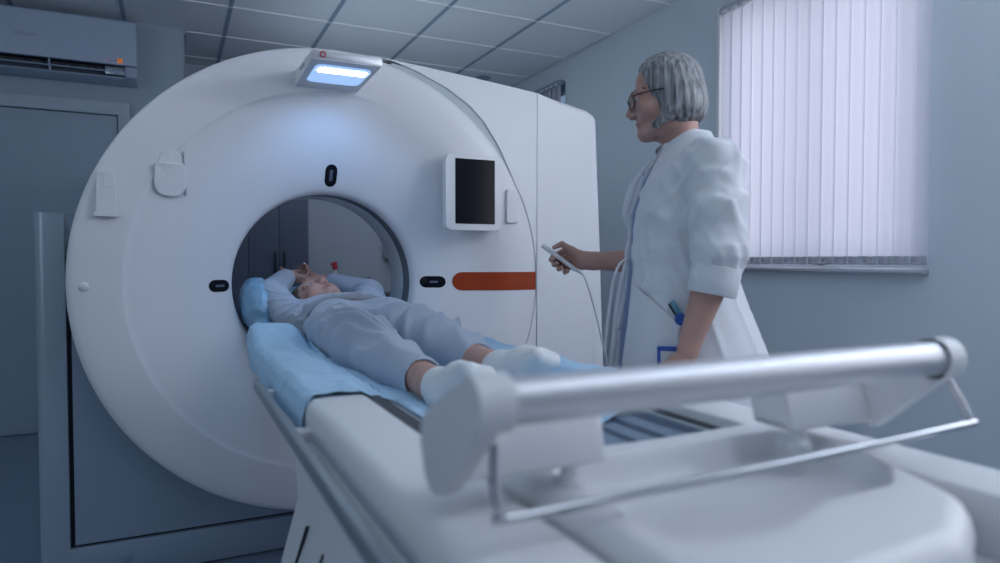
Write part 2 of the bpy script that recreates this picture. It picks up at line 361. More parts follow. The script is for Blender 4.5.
# furniture seen through the bore
wd = thing('tall_cabinet', (0.62, 5.6, 0), 'slate blue tall cabinet with flush doors seen through the scanner bore', 'cabinet')
b = NB(); box(b, (0.11, 5.325, 0.0), (0.945, 5.91, 2.25)); obj('carcass', b, M['cab'], wd)
xs_ = [0.115, 0.29, 0.508, 0.727, 0.943]
for k, (xa, xb) in enumerate(zip(xs_, xs_[1:])):
    b = NB(); box(b, (xa + .002, 5.302, .08), (xb - .002, 5.322, 2.24), .0015); dr = obj('door', b, M['cab'], wd)
    if k in (2, 3):
        hx = xb - .032 if k == 2 else xa + .032
        b = NB(); tube(b, smooth_path([(hx, 5.302, 1.145), (hx, 5.285, 1.13), (hx, 5.280, 1.07), (hx, 5.285, 1.01), (hx, 5.302, .995)], 5), .008, 8); obj('handle', b, M['black'], dr)
cn = thing('sink_unit', (1.85, 5.6, 0), 'low sink unit with a dark worktop against the far wall', 'sink unit')
b = NB(); box(b, (1.0, 5.32, .08), (2.70, 5.91, .775), .003); box(b, (1.02, 5.36, 0), (2.70, 5.90, .08)); obj('carcass', b, M['cab'], cn)
b = NB(); box(b, (0.97, 5.29, .775), (2.715, 5.915, .805), .004); obj('worktop', b, M['black'], cn)
for k in range(3):
    b = NB(); box(b, (1.01 + k * .565, 5.302, .10), (1.565 + k * .565, 5.319, .765), .002); dr = obj('door', b, M['cab'], cn)
    b = NB(); box(b, (1.2 + k * .565, 5.285, .70), (1.37 + k * .565, 5.302, .715), .003); obj('handle', b, M['metal'], dr)
fx, fy = 1.50, 5.55
b = NB(); tube(b, smooth_path([(fx, fy, .806), (fx, fy, .86), (fx, fy, .915), (fx - .02, fy - .01, .938), (fx - .055, fy - .03, .938), (fx - .072, fy - .04, .915), (fx - .073, fy - .04, .895)], 6), .011, 10)
lathe(b, [(0.0, .832), (.02, .832), (.024, .806), (0, .806)], lambda r, a, d: (fx + r * math.cos(a), fy + r * math.sin(a), d), 16)
tube(b, [(fx + .015, fy, .845), (fx + .06, fy, .865)], .006, 8)
obj('tap', b, M['chrome'], cn)
sb = thing('spray_bottle', (1.195, 5.55, .805), 'white spray bottle with a red cap beside the sink', 'bottle')
def lz(cx, cy): return lambda r, a, d: (cx + r * math.cos(a), cy + r * math.sin(a), d)
b = NB(); lathe(b, [(0, .806), (.034, .806), (.037, .815), (.037, .93), (.033, .955), (.017, .985), (.015, 1.02), (0, 1.02)], lz(1.195, 5.55), 20); obj('body', b, M['white'], sb)
b = NB(); lathe(b, [(0, 1.012), (.019, 1.012), (.021, 1.025), (.020, 1.055), (.014, 1.075), (0, 1.08)], lz(1.195, 5.55), 20); box(b, (1.16, 5.54, 1.045), (1.20, 5.56, 1.068), .004); obj('cap', b, M['red'], sb)
dp = thing('towel_dispenser', (1.755, 5.88, 1.09), 'white dispenser on the far wall above the sink', 'dispenser')
b = NB(); box(b, (1.705, 5.80, 1.10), (1.96, 5.918, 1.40), .02, 3); obj('body', b, M['white'], dp)
b = NB(); box(b, (1.73, 5.795, 1.085), (1.93, 5.86, 1.104), .004); obj('outlet', b, M['greypanel'], dp)
# ------------------------------------------------------------------ the scanner gantry
GX, GZ, GR = 0.543, 1.009, 0.848
ga = thing('ct_scanner', (0.62, 2.95, 0), 'white ring-shaped scanner gantry with a round bore and an orange stripe', 'scanner')
FACE = [(.346, 2.700), (.347, 2.676), (.352, 2.664), (.362, 2.654), (.38, 2.642), (.41, 2.625), (.45, 2.604), (.50, 2.580), (.55, 2.559), (.60, 2.540), (.64, 2.526), (.67, 2.5145), (.684, 2.5095), (.6865, 2.5065), (.689, 2.5045), (.695, 2.5030), (.74, 2.499), (.79, 2.497), (.825, 2.4985), (.838, 2.503), (.845, 2.510), (.848, 2.520), (.848, 2.60), (.80, 2.62)]
fr = np.array([p[0] for p in FACE[:20]]); fy_ = np.array([p[1] for p in FACE[:20]])
def cz_of(r): return 0.996 + (GZ - 0.996) * min(1, max(0, (r - .355) / .3))
def flat_right(r, c, d):
    # the crease fades out on the right half of the ring
    if .60 < r < .745:
        w = min(1, max(0, (c + .1) / .5)); w = w * w * (3 - 2 * w); u = min(1, (r - .60) / .14)
        d = d * (1 - w) + w * (2.540 - .041 * (1 - (1 - u) ** 1.9))
    return d
def faceY(x, z):
    r = math.hypot(x - GX, z - GZ)
    for _ in range(3): r = math.hypot(x - GX, z - cz_of(r))
    return flat_right(r, (x - GX) / max(r, 1e-6), float(np.interp(r, fr, fy_)))
ring = lambda r, a, d: (GX + r * math.cos(a), d, cz_of(r) + r * math.sin(a))
def ring_face(r, a, d):
    return ring(r, a, flat_right(r, math.cos(a), d))
b = NB(); lathe(b, FACE, ring_face, 192); obj('front_ring', b, M['gantry'], ga, 50)
b = NB(); lathe(b, [(.3475, 2.685), (.3492, 2.795), (.362, 2.795), (.362, 2.685)], ring, 128); obj('bore_ring', b, M['ring'], ga)
b = NB(); lathe(b, [(.3497, 2.795), (.3540, 2.985), (.40, 3.12), (.50, 3.26), (.62, 3.33), (.66, 3.33), (.62, 3.0), (.42, 2.80)], ring, 128, close=True); obj('bore_liner', b, M['tunnel'], ga, 50)
b = NB(); lathe(b, [(.66, 2.63), (.77, 2.62), (.775, 2.66), (.775, 3.28), (.76, 3.33), (.60, 3.34)], ring, 128); obj('drum_housing', b, M['gantry_b'], ga)
# side covers right of the ring: roof line slopes down to the right
arc_o = [(0.66, 1.852), (0.753, 1.842), (0.809, 1.827), (0.87, 1.808), (0.979, 1.763), (1.082, 1.703), (1.141, 1.644), (1.213, 1.545), (1.286, 1.394)]
arc = arc_o + [(GX + (GR - .008) * math.cos(a), GZ + (GR - .008) * math.sin(a)) for a in [math.radians(t) for t in range(24, -58, -2)]]
out1 = [(1.383, .235), (1.383, 1.6), (1.3855, 1.68), (1.383, 1.787), (1.058, 1.819), (0.753, 1.8445)]
pts = arc + out1
def rr_tail(a): return a
b = NB(); prism(b, pts, XZ, 2.4985, 3.30, .002, 2, both=False); obj('inner_side_cover', b, M['gantry_b'], ga, 35)
pts2 = [(1.3885, .235), (1.3885, 1.6), (1.391, 1.68), (1.3885, 1.7865), (1.650, 1.748), (1.702, 1.722), (1.7285, 1.16), (1.756, .50), (1.756, .235)]
pts2 = rounded_poly(pts2, [0, 0, 0, 0.002, .05, .035, .2, .2, 0.03], 5)
t = bmesh.new()
b = NB()
def side_cover(bm):
    n = len(pts2); c = Vector((1.56, 1.1))
    lev = [(0.0, 2.502, 0), (0.0, 2.505, 0)]
    rows = []
    t = bmesh.new()
    # front face curls back on its outer side: three inset rows
    for ins, y in ((.060, 2.502), (.040, 2.505), (.022, 2.513), (.009, 2.526), (.002, 2.543), (0, 2.565), (0, 3.24), (.02, 3.30)):
        row = []
        for p in pts2:
            x, z = p
            if x > 1.40: x = max(1.40, x - ins)
            zt = max(0, min(1, (z - 1.6) / .12)) if x > 1.40 else 0
            z2 = z - ins * .55 * zt
            row.append(t.verts.new((x, y, z2)))
        rows.append(row)
    t.faces.new(rows[0]); t.faces.new(rows[-1][::-1])
    for a_, b_ in zip(rows, rows[1:]):
        for k in range(n): t.faces.new((a_[k], a_[(k + 1) % n], b_[(k + 1) % n], b_[k]))
    bmesh.ops.triangulate(t, faces=[f for f in t.faces if len(f.verts) > 6])
    merge(bm, t)
side_cover(b); obj('outer_side_cover', b, M['gantry_b'], ga, 50)
b = NB(); prism(b, [(0.70, 1.80), (1.05, 1.60), (1.25, 1.35), (1.37, .9), (1.6, .3), (1.65, .3), (1.64, 1.68), (1.39, 1.76), (1.05, 1.795), (.76, 1.832)], XZ, 2.504, 3.2); obj('gap_backing', b, M['band'], ga)
# base below the ring
def arch(bm, xa, xb, za, zt, r, y0, y1):
    """a plate with a round cut-out that cradles the ring"""
    A0 = math.asin((zt - GZ) / r); A1 = -PI - A0
    an = list(np.linspace(A0, A1, 60)) + [math.atan2(za - GZ, xb - GX), -2 * PI + math.atan2(za - GZ, xa - GX) if math.atan2(za - GZ, xa - GX) > 0 else math.atan2(za - GZ, xa - GX)]
    an = sorted(an, reverse=True); t = bmesh.new(); rows = []
    for a in an:
        c, s_ = math.cos(a), math.sin(a); i = (GX + r * c, GZ + r * s_); ts = []
        if abs(c) > 1e-6: ts += [(xb - GX) / c if c > 0 else (xa - GX) / c]
        if s_ < -1e-6: ts += [(za - GZ) / s_]
        m = max(min(ts), r + 1e-4); o = (GX + m * c, GZ + m * s_)
        if a == an[0] or a == an[-1]: o = (xb if a == an[0] else xa, zt)
        o = (o[0], min(o[1], zt))
        rows.append([t.verts.new((i[0], y0, i[1])), t.verts.new((o[0], y0, o[1])), t.verts.new((o[0], y1, o[1])), t.verts.new((i[0], y1, i[1]))])
    for p, q in zip(rows, rows[1:]):
        for k in range(4): t.faces.new((p[k], p[(k + 1) % 4], q[(k + 1) % 4], q[k]))
    t.faces.new(rows[0]); t.faces.new(rows[-1][::-1]); merge(bm, t); return bm
b = NB(); arch(b, -.302, 1.40, .137, 1.238, .78, 2.612, 2.66); obj('base_panel', b, M['greypanel'], ga)
b = NB(); arch(b, -.32, 1.40, .10, 1.1, .80, 2.63, 3.2); obj('base_core', b, M['gap'], ga)
b = NB(); box(b, (-0.318, 2.605, 0.006), (1.42, 3.22, .126), .004); obj('plinth', b, M['greypanel'], ga)
b = NB(); lathe(b, [(0, 2.6025), (.018, 2.6025), (.021, 2.604), (.021, 2.608), (0, 2.608)], lambda r, a, d: (-0.155 + r * math.cos(a), d, .075 + r * math.sin(a)), 20); obj('screw_cap', b, M['greypanel'], ga)
b = NB(); prism(b, rounded_poly([(-0.402, 2.61), (-0.316, 2.61), (-0.316, 3.2), (-0.402, 3.2)], [.03, .003, 0, 0.02], 6), lambda a, y, d: (a, y, d), 0.004, 1.240); obj('corner_column', b, M['steelblue'], ga, 60)
b = NB(); box(b, (1.36, 2.56, .006), (1.735, 3.22, .24), .004); obj('side_plinth', b, M['greypanel'], ga)

def on_face(bm, pts, h, bev=.0015, inner=.004):
    """a flat fitting that follows the face of the ring"""
    t = bmesh.new(); n = len(pts); cx = sum(p[0] for p in pts) / n; cz = sum(p[1] for p in pts) / n
    rows = []
    for s, d in ((1.0, inner), (1.0, -h + bev), (1 - bev / max(.004, min(abs(pts[0][0] - cx) + abs(pts[0][1] - cz), .2)), -h), (.5, -h)):
        rows.append([t.verts.new((cx + (p[0] - cx) * s, faceY(cx + (p[0] - cx) * s, cz + (p[1] - cz) * s) + d, cz + (p[1] - cz) * s)) for p in pts])
    for a_, b_ in zip(rows, rows[1:]):
        for k in range(n): t.faces.new((a_[k], a_[(k + 1) % n], b_[(k + 1) % n], b_[k]))
    c = t.verts.new((cx, faceY(cx, cz) - h, cz))
    for k in range(n): t.faces.new((rows[-1][k], rows[-1][(k + 1) % n], c))
    merge(bm, t); return bm
def capsule(xa, xb, za, zb, left=True, right=True, n=8):
    r = min(xb - xa, zb - za) / 2; P = []
    if xb - xa >= zb - za:
        zc = (za + zb) / 2
        P += [(xa + r + r * math.cos(a), zc + r * math.sin(a)) for a in np.linspace(PI / 2, 3 * PI / 2, n)] if left else [(xa, zb), (xa, za)]
        P += [(xb - r + r * math.cos(a), zc + r * math.sin(a)) for a in np.linspace(-PI / 2, PI / 2, n)] if right else [(xb, za), (xb, zb)]
    else:
        xc = (xa + xb) / 2
        P += [(xc + r * math.cos(a), zb - r + r * math.sin(a)) for a in np.linspace(0, PI, n)]
        P += [(xc + r * math.cos(a), za + r + r * math.sin(a)) for a in np.linspace(PI, 2 * PI, n)]
    return P
# laser windows round the bore
for xa, xb, za, zb in ((.118, .184, .974, 1.012), (.918, 1.008, .976, 1.018), (.532, .572, 1.372, 1.448)):
    b = NB(); on_face(b, capsule(xa - .003, xb + .003, za - .003, zb + .003), .0015); w_ = obj('laser_window', b, M['glassblack'], ga, label='dark laser window in a white rim')
    b = NB()
    if xb - xa > zb - za:
        xm, zm = (xa + xb) / 2, (za + zb) / 2; on_face(b, [(xm - .012, zm - .004), (xm + .018, zm - .004), (xm + .018, zm + .004), (xm - .012, zm + .004)], .0025, .0004)
    else:
        xm, zm = (xa + xb) / 2, (za + zb) / 2; on_face(b, [(xm - .006, zm - .02), (xm + .006, zm - .02), (xm + .006, zm + .02), (xm - .006, zm + .02)], .0025, .0004)
    obj('laser_slit', b, M['cab'], w_)
# orange stripe
b = NB(); t = bmesh.new(); rows = []
for k in range(61):
    x = 1.034 + .345 * (k / 60) ** 1.3; dx = x - 1.034; hh = .0385 if dx > .0385 else math.sqrt(max(1e-6, .0385 ** 2 - (.0385 - dx) ** 2))
    zz = [.9995 + hh * q for q in (-1, -.97, -.5, 0, .5, .97, 1)]
    rows.append([t.verts.new((x, faceY(x, z) - (.0018 if 0 < q < 6 else -.003), z)) for q, z in enumerate(zz)])
for p, q in zip(rows, rows[1:]):
    for k in range(6): t.faces.new((p[k], p[k + 1], q[k + 1], q[k]))
merge(b, t); obj('orange_stripe', b, M['orange'], ga, label='orange-red stripe with a rounded left end')
# call panels and pads on the ring
def pad(name, pts, h, m='gantry', label=None):
    b = NB(); on_face(b, pts, h, .004); return obj(name, b, M[m], ga, 35, label)
p_ = pad('intercom_panel', rounded_poly([(-.216, 1.232), (-.158, 1.232), (-.160, 1.368), (-.212, 1.368)], .010, 4), .021)
b = NB(); on_face(b, rounded_poly([(-.222, 1.224), (-.152, 1.224), (-.152, 1.240), (-.222, 1.240)], .006, 4), .024); obj('panel_foot', b, M['gantry'], p_)
b = NB(); on_face(b, rounded_poly([(-.193, 1.318), (-.163, 1.318), (-.163, 1.358), (-.193, 1.358)], .004, 3), .0222, .001); obj('panel_inset', b, M['white'], p_)
p_ = pad('handle_pad', rounded_poly([(-.052, 1.298), (.044, 1.298), (.046, 1.408), (-.048, 1.408)], [.045, .045, .018, .018], 8), .016)
b = NB(); on_face(b, capsule(-.036, .036, 1.36, 1.452), .0035); obj('pad_hood', b, M['gantry'], p_)
b = NB(); on_face(b, rounded_poly([(.044, 1.30), (.053, 1.32), (.053, 1.448), (.040, 1.452)], .003, 3), .010); obj('pad_rib', b, M['gantry'], p_)
p_ = pad('side_intercom_panel', rounded_poly([(1.237, 1.238), (1.289, 1.238), (1.289, 1.376), (1.237, 1.376)], .009, 4), .014)
b = NB(); on_face(b, rounded_poly([(1.249, 1.252), (1.279, 1.252), (1.279, 1.34), (1.249, 1.34)], .005, 4), .0155, .001); obj('panel_inset', b, M['white'], p_)
for x_, z_ in ((-.253, 1.0),):
    b = NB(); lathe(b, [(0, -.008), (.008, -.007), (.014, -.003), (.016, .003)], lambda r, a, d: (x_ + r * math.cos(a), faceY(x_, z_) + d, z_ + r * math.sin(a)), 18); bmesh.ops.remove_doubles(b, verts=b.verts, dist=1e-5); obj('screw_cap', b, M['gantry'], ga)
# tablet display
b = NB(); prism(b, rounded_poly([(.956, 1.204), (1.190, 1.204), (1.190, 1.498), (.956, 1.498)], .020, 6), XZ, 2.448, 2.484, .006, 3); box(b, (1.0, 2.48, 1.26), (1.13, 2.515, 1.44)); tb = obj('display_tablet', b, M['white'], ga)
b = NB(); prism(b, rounded_poly([(.994, 1.229), (1.164, 1.229), (1.164, 1.483), (.994, 1.483)], .003, 3), XZ, 2.4465, 2.46); obj('screen', b, M['glassblack'], tb)
# lamp and camera head above the bore
lh = NB()
prism(lh, [(2.165, 1.714), (2.165, 1.741), (2.172, 1.747), (2.53, 1.762), (2.53, 1.700), (2.50, 1.706)], lambda a, z, d: (d, a, z), .402, .624, .005, 2)
lo_ = obj('lamp_head', lh, M['white'], ga, 35)
b = NB(); box(b, (.404, 2.1635, 1.7175), (.624, 2.168, 1.7405), .001); obj('front_bar', b, M['metal'], lo_)
b = NB(); prism(b, rounded_poly([(.424, 2.212), (.604, 2.212), (.604, 2.42), (.424, 2.42)], .028, 6), XY, 1.7075, 1.716, .0015); obj('lens', b, M['ledb'], lo_, label='glowing blue lens')
b = NB()
for k in range(14):
    box(b, (.438 + k * .0112, 2.235, 1.7045), (.438 + k * .0112 + .0092, 2.278, 1.709), .001)
obj('led_strip', b, M['ledw'], lo_, label='bright white LED strip')
b = NB(); lathe(b, [(.0065, 2.1625), (.0065, 2.1600), (.0095, 2.1600), (.0095, 2.1625)], lambda r, a, d: (0.4325 + r * math.cos(a), d, 1.7295 + r * math.sin(a)), 24, close=True); obj('power_ring', b, M['red'], lo_, label='red ring mark')
area('lamp_head_light', (.515 - .62, 2.33 - 2.95, 1.702), (0, .45, -1), .17, .12, .75, (0.20, 0.46, 1.0), 112).parent = lo_
for k in range(6):
    b = NB(); box(b, (.3965, 2.30 + k * .012, 1.728), (.3985, 2.307 + k * .012, 1.734)); obj('side_lettering', b, M['grey_mark'], lo_)
# ------------------------------------------------------------------ the patient table
ta = thing('patient_table', (0.54, 1.0, 0), 'white motorised patient table running out of the scanner towards the viewer', 'table')
def section(bm, pts, y0, y1, mi=0, taper=0.0):
    prism(bm, pts, lambda a, z, d: (a, d, z), y0, y1, .004, 2, mi)
prof = rounded_poly([(.250, .690), (.222, .770), (.202, .788), (.206, .842), (.309, .842), (.309, .775), (.760, .775), (.760, .842), (.868, .842), (.876, .788), (.860, .770), (.830, .690)],
                    [.01, .006, .008, .022, .004, 0, 0, .004, .022, .008, .006, .01], 5)
b = NB(); section(b, prof, -0.05, 2.10); obj('housing', b, M['white'], ta, 50)
b = NB(); box(b, (.311, .2, .78), (.324, .715, .826)); box(b, (.309, .715, .79), (.336, 1.20, .8385)); box(b, (.311, 1.20, .79), (.336, 2.1, .822)); obj('slide_gap', b, M['black'], ta); b = NB(); box(b, (.742, .68, .80), (.760, 2.1, .826)); obj('slide_gap', b, M['black'], ta)
# cradle with a concave cushion
CX = .536
def cush_z(x): return .793 + .030 * min(1.0, abs(x - CX) / .20) ** 2
b = NB()
N = 28
def cs(y):
    top = [(CX - .205 + .41 * k / N, cush_z(CX - .205 + .41 * k / N)) for k in range(N + 1)]
    return top
t = bmesh.new(); rows = []
for y in (.70, 1.0, 2.0, 3.15):
    top = cs(y); row = [t.verts.new((x, y, z)) for x, z in top] + [t.verts.new((CX + .205, y, .78)), t.verts.new((CX - .205, y, .78))]
    rows.append(row)
n = len(rows[0])
for r0, r1 in zip(rows, rows[1:]):
    for k in range(n): t.faces.new((r0[k], r0[(k + 1) % n], r1[(k + 1) % n], r1[k]))
t.faces.new(rows[0]); t.faces.new(rows[-1][::-1]); bmesh.ops.triangulate(t, faces=[f for f in t.faces if len(f.verts) > 4])
merge(b, t); obj('cradle_cushion', b, M['cushion'], ta, 40)
for xa, xb in ((.638, .650), (.676, .688), (.712, .736)):
    b = NB()
    grid(b, 4, 1, lambda u, v: (xa + (xb - xa) * u, .70 + v * 1.6, cush_z(xa + (xb - xa) * u) + .0012)); obj('cushion_groove', b, M['cushion_d'], ta)
b = NB(); box(b, (.337, .70, .79), (.358, 1.20, .829), .003); box(b, (.337, 1.20, .79), (.358, 2.3, .812), .003); obj('cradle_edge', b, M['rail'], ta)
b = NB(); box(b, (.727, .70, .79), (.739, 2.3, .826), .003); obj('cradle_edge', b, M['rail'], ta)
b = NB(); box(b, (.36, 2.05, .70), (.71, 3.2, .782), .02, 3); obj('cradle_beam', b, M['white'], ta)
# moulded foot end of the cradle with a shallow dish
foot_o = rounded_poly([(.324, .315), (.600, .330), (.705, .385), (.792, .575), (.792, .715), (.324, .715)], [.03, .10, .10, .10, .015, .01], 10)
dish_o = rounded_poly([(.365, .405), (.46, .405), (.55, .438), (.67, .445), (.745, .50), (.742, .66), (.372, .66)], [.05, .10, .10, .05, .03, .03, .04], 10)
def polar(pts, c, n):
    out = []
    for k in range(n):
        a = 2 * PI * k / n; d = (math.cos(a), math.sin(a)); best = 0
        for p, q in zip(pts, pts[1:] + pts[:1]):
            ex, ey = q[0] - p[0], q[1] - p[1]; den = d[0] * ey - d[1] * ex
            if abs(den) < 1e-12: continue
            t = ((p[0] - c[0]) * ey - (p[1] - c[1]) * ex) / den; u = ((p[0] - c[0]) * d[1] - (p[1] - c[1]) * d[0]) / den
            if t > 0 and -1e-6 <= u <= 1 + 1e-6: best = max(best, t)
        out.append((a, best))
    return out
def foot_end(bm):
    t = bmesh.new(); zt = .853; n = 240; c = (.55, .545)
    O = polar(foot_o, c, n); D = polar(dish_o, c, n)
    P = lambda ring, d, z, s=1: [t.verts.new((c[0] + math.cos(a) * (r * s - d), c[1] + math.sin(a) * (r * s - d), z)) for a, r in ring]
    rows = [P(O, d, z) for d, z in ((.12, .768), (.085, .769), (.045, .775), (.020, .787), (.006, .805), (0, .822), (.003, .836), (.009, .846), (.020, .852), (.026, zt))]
    rows += [P(D, d, z) for d, z in ((-.003, zt), (.000, zt - .0005), (.003, zt - .004), (.006, zt - .014), (.010, zt - .025), (.018, zt - .033), (.034, zt - .036))]
    for a_, b_ in zip(rows, rows[1:]):
        for k in range(n): t.faces.new((a_[k], a_[(k + 1) % n], b_[(k + 1) % n], b_[k]))
    for r_, z in ((rows[0], .768), (rows[-1], zt - .036)):
        v = t.verts.new((c[0], c[1], z))
        for k in range(n): t.faces.new((r_[k], r_[(k + 1) % n], v))
    merge(bm, t)
b = NB(); foot_end(b); obj('cradle_foot_end', b, M['white'], ta, 35)
# accessory rails
for s, xa, xb in ((0, .162, .175), (1, .903, .916)):
    b = NB(); box(b, (xa, -0.05, .791), (xb, 1.615, .815), .003); r_ = obj('side_rail', b, M['rail'], ta, label='grey metal accessory rail')
    for yy in (.25, 1.13, 1.52):
        b = NB(); box(b, (.172, yy, .782), (.232, yy + .04, .802), .004) if s == 0 else box(b, (.84, yy, .79), (.905, yy + .05, .815), .004); obj('rail_bracket', b, M['white'], r_)
# pedestal
def pedestal(bm):
    t = bmesh.new(); rows = []
    for z, xa, xb, ya, yb in ((.0, .200, .880, .10, 1.73), (.20, .208, .872, .11, 1.71), (.39, .216, .864, .13, 1.625), (.47, .220, .860, .14, 1.555), (.55, .222, .858, .14, 1.475), (.61, .222, .858, .13, 1.415), (.66, .221, .859, .12, 1.435), (.70, .221, .859, .10, 1.465), (.74, .224, .856, .08, 1.475)):
        rows.append([t.verts.new((*p, z)) for p in rounded_poly([(xa, ya), (xb, ya), (xb, yb), (xa, yb)], .03, 5)])
    n = len(rows[0])
    for a_, b_ in zip(rows, rows[1:]):
        for k in range(n): t.faces.new((a_[k], a_[(k + 1) % n], b_[(k + 1) % n], b_[k]))
    t.faces.new(rows[0][::-1]); t.faces.new(rows[-1]); merge(bm, t)
b = NB(); pedestal(b); pd = obj('pedestal', b, M['white'], ta, 30)
b = NB(); prism(b, [(1.265, .592), (1.269, .592), (1.475, .40), (1.471, .40)], YZ, .2155, .224); prism(b, [(1.132, .590), (1.140, .590), (1.185, .545), (1.177, .545)], YZ, .2195, .225); obj('panel_seam', b, M['gap'], pd)
# paper roll holder at the foot end: bar, two end brackets with blocks, tear-off rod
BY, BZ = .500, .966
hd = None
b = NB(); tube(b, [(.236, BY, BZ), (.826, BY, BZ)], .0205, 32); obj('roller_bar', b, M['metal'], ta, 60, label='polished metal roller bar')
for xs0, xs1 in ((.2455, .2485), (.8150, .8180)):
    b = NB(); tube(b, [(xs0, BY, BZ), (xs1, BY, BZ)], .0216, 32); obj('bar_collar', b, M['rail'], ta, 60)
for s in (0, 1):
    b = NB()
    if s == 0: xo, xi, xc0, xc1 = .216, .236, .214, .247
    else: xo, xi, xc0, xc1 = .818, .838, .818, .845
    # arm plate in the YZ plane
    arm = [(BY - .022, BZ + .012), (BY - .008, BZ + .025), (BY + .014, BZ + .022), (BY + .115, BZ - .030), (BY + .126, BZ - .052), (BY + .108, BZ - .098), (BY + .075, BZ - .100), (BY - .020, BZ - .016)]
    prism(b, rounded_poly(arm, .012, 4), YZ, xo, xi, .004, 2)
    tube(b, [(xc0, BY, BZ), (xc1, BY, BZ)], .0250, 28)
    # block reaching inwards on the deck
    blk = rounded_poly([(BY + .130, BZ - .032), (BY + .146, BZ - .048), (BY + .140, BZ - .092), (BY + .075, BZ - .092), (BY + .092, BZ - .036)], .006, 3)
    x1, x2 = (.23, .405) if s == 0 else (.672, .83)
    prism(b, blk, YZ, x1, x2, .008, 3)
    br = obj('bracket', b, M['white'], ta, 40)
    fx_ = .366 if s == 0 else .700
    b = NB(); lathe(b, [(0, .880), (.009, .880), (.010, .862), (.015, .858), (.016, .850), (0, .850)], lz(fx_, BY + .09), 20); obj('bracket_foot', b, M['white'], br)
rod = [(.232, BY - .012, .935), (.232, BY - .012, .910), (.235, BY - .010, .890), (.242, BY - .008, .876), (.260, BY - .008, .871), (.55, BY - .018, .879), (.835, BY - .026, .8895), (.849, BY - .025, .892), (.852, BY - .020, .905), (.842, BY - .010, .932), (.836, BY - .004, .950)]
b = NB(); tube(b, smooth_path(rod, 6), .0042, 12); obj('tear_rod', b, M['chrome'], ta, 60, label='thin chrome rod below the roller bar')
# ------------------------------------------------------------------ smooth bodies: distance fields meshed with surface nets
class Field:
    def __init__(s): s.p = []
    def add(s, fn, lo, hi, k=.015, op='u'): s.p.append((op, fn, np.array(lo, float), np.array(hi, float), k)); return s
    def rc(s, a, b, ra, rb=None, k=.015, op='u'):
        a = np.array(a, float); b = np.array(b, float); rb = ra if rb is None else rb; ba = b - a; L = max(ba @ ba, 1e-12)
        def f(P):
            q = P - a; t = np.clip((q @ ba) / L, 0, 1); return np.sqrt((((q - t[..., None] * ba)) ** 2).sum(-1)) - (ra + (rb - ra) * t)
        m = max(ra, rb); return s.add(f, np.minimum(a, b) - m, np.maximum(a, b) + m, k, op)
    def chain(s, pts, rad, k=.015):
        for i in range(len(pts) - 1): s.rc(pts[i], pts[i + 1], rad[i], rad[i + 1], k)
        return s
    def ell(s, c, r, R=None, k=.015, op='u'):
        c = np.array(c, float); r = np.array(r, float); Rm = None if R is None else np.array(R, float)   # rows of R = local axes
        def f(P):
            q = P - c
            if Rm is not None: q = q @ Rm.T
            k0 = np.sqrt(((q / r) ** 2).sum(-1)); k1 = np.sqrt(((q / (r * r)) ** 2).sum(-1)); return k0 * (k0 - 1) / np.maximum(k1, 1e-9)
        m = r.max() if Rm is not None else r; return s.add(f, c - m, c + m, k, op)
    @staticmethod
    def _comb(D, d, k, op):
        if op == 'u':
            h = np.clip(.5 + .5 * (D - d) / k, 0, 1); return D * (1 - h) + d * h - k * h * (1 - h)
        if op == 's':
            h = np.clip(.5 - .5 * (D + d) / k, 0, 1); return D * (1 - h) - d * h + k * h * (1 - h)
        h = np.clip(.5 - .5 * (D - d) / k, 0, 1); return D * (1 - h) + d * h + k * h * (1 - h)      # 'i'
    def ev(s, P):
        P = np.asarray(P, float); D = np.full(P.shape[:-1], 1.0)
        for op, fn, lo, hi, k in s.p: D = s._comb(D, fn(P), k, op)
        return D
    def bounds(s):
        U = [q for q in s.p if q[0] == 'u']; return np.min([q[2] for q in U], 0), np.max([q[3] for q in U], 0)
    def mesh(s, h, disp=None, smooth=1):
        lo, hi = s.bounds(); lo = lo - 3 * h - .01; hi = hi + 3 * h + .01
        n = np.ceil((hi - lo) / h).astype(int) + 1; D = np.full(n, .2, np.float32)
        ax = [lo[i] + h * np.arange(n[i]) for i in range(3)]
        for op, fn, a, b, k in s.p:
            m = k + 4 * h + .02
            i0 = np.clip(np.floor((a - m - lo) / h).astype(int), 0, n - 1); i1 = np.clip(np.ceil((b + m - lo) / h).astype(int) + 1, 1, n)
            if (i1 <= i0).any(): continue
            sl = tuple(slice(i0[i], i1[i]) for i in range(3))
            P = np.stack(np.meshgrid(*[ax[i][sl[i]] for i in range(3)], indexing='ij'), -1)
            D[sl] = s._comb(D[sl], fn(P), k, op)
        if disp is not None:
            idx = np.argwhere(np.abs(D) < .03); P = lo + idx * h; D[tuple(idx.T)] -= disp(P)
        return nets(D, lo, h, smooth)
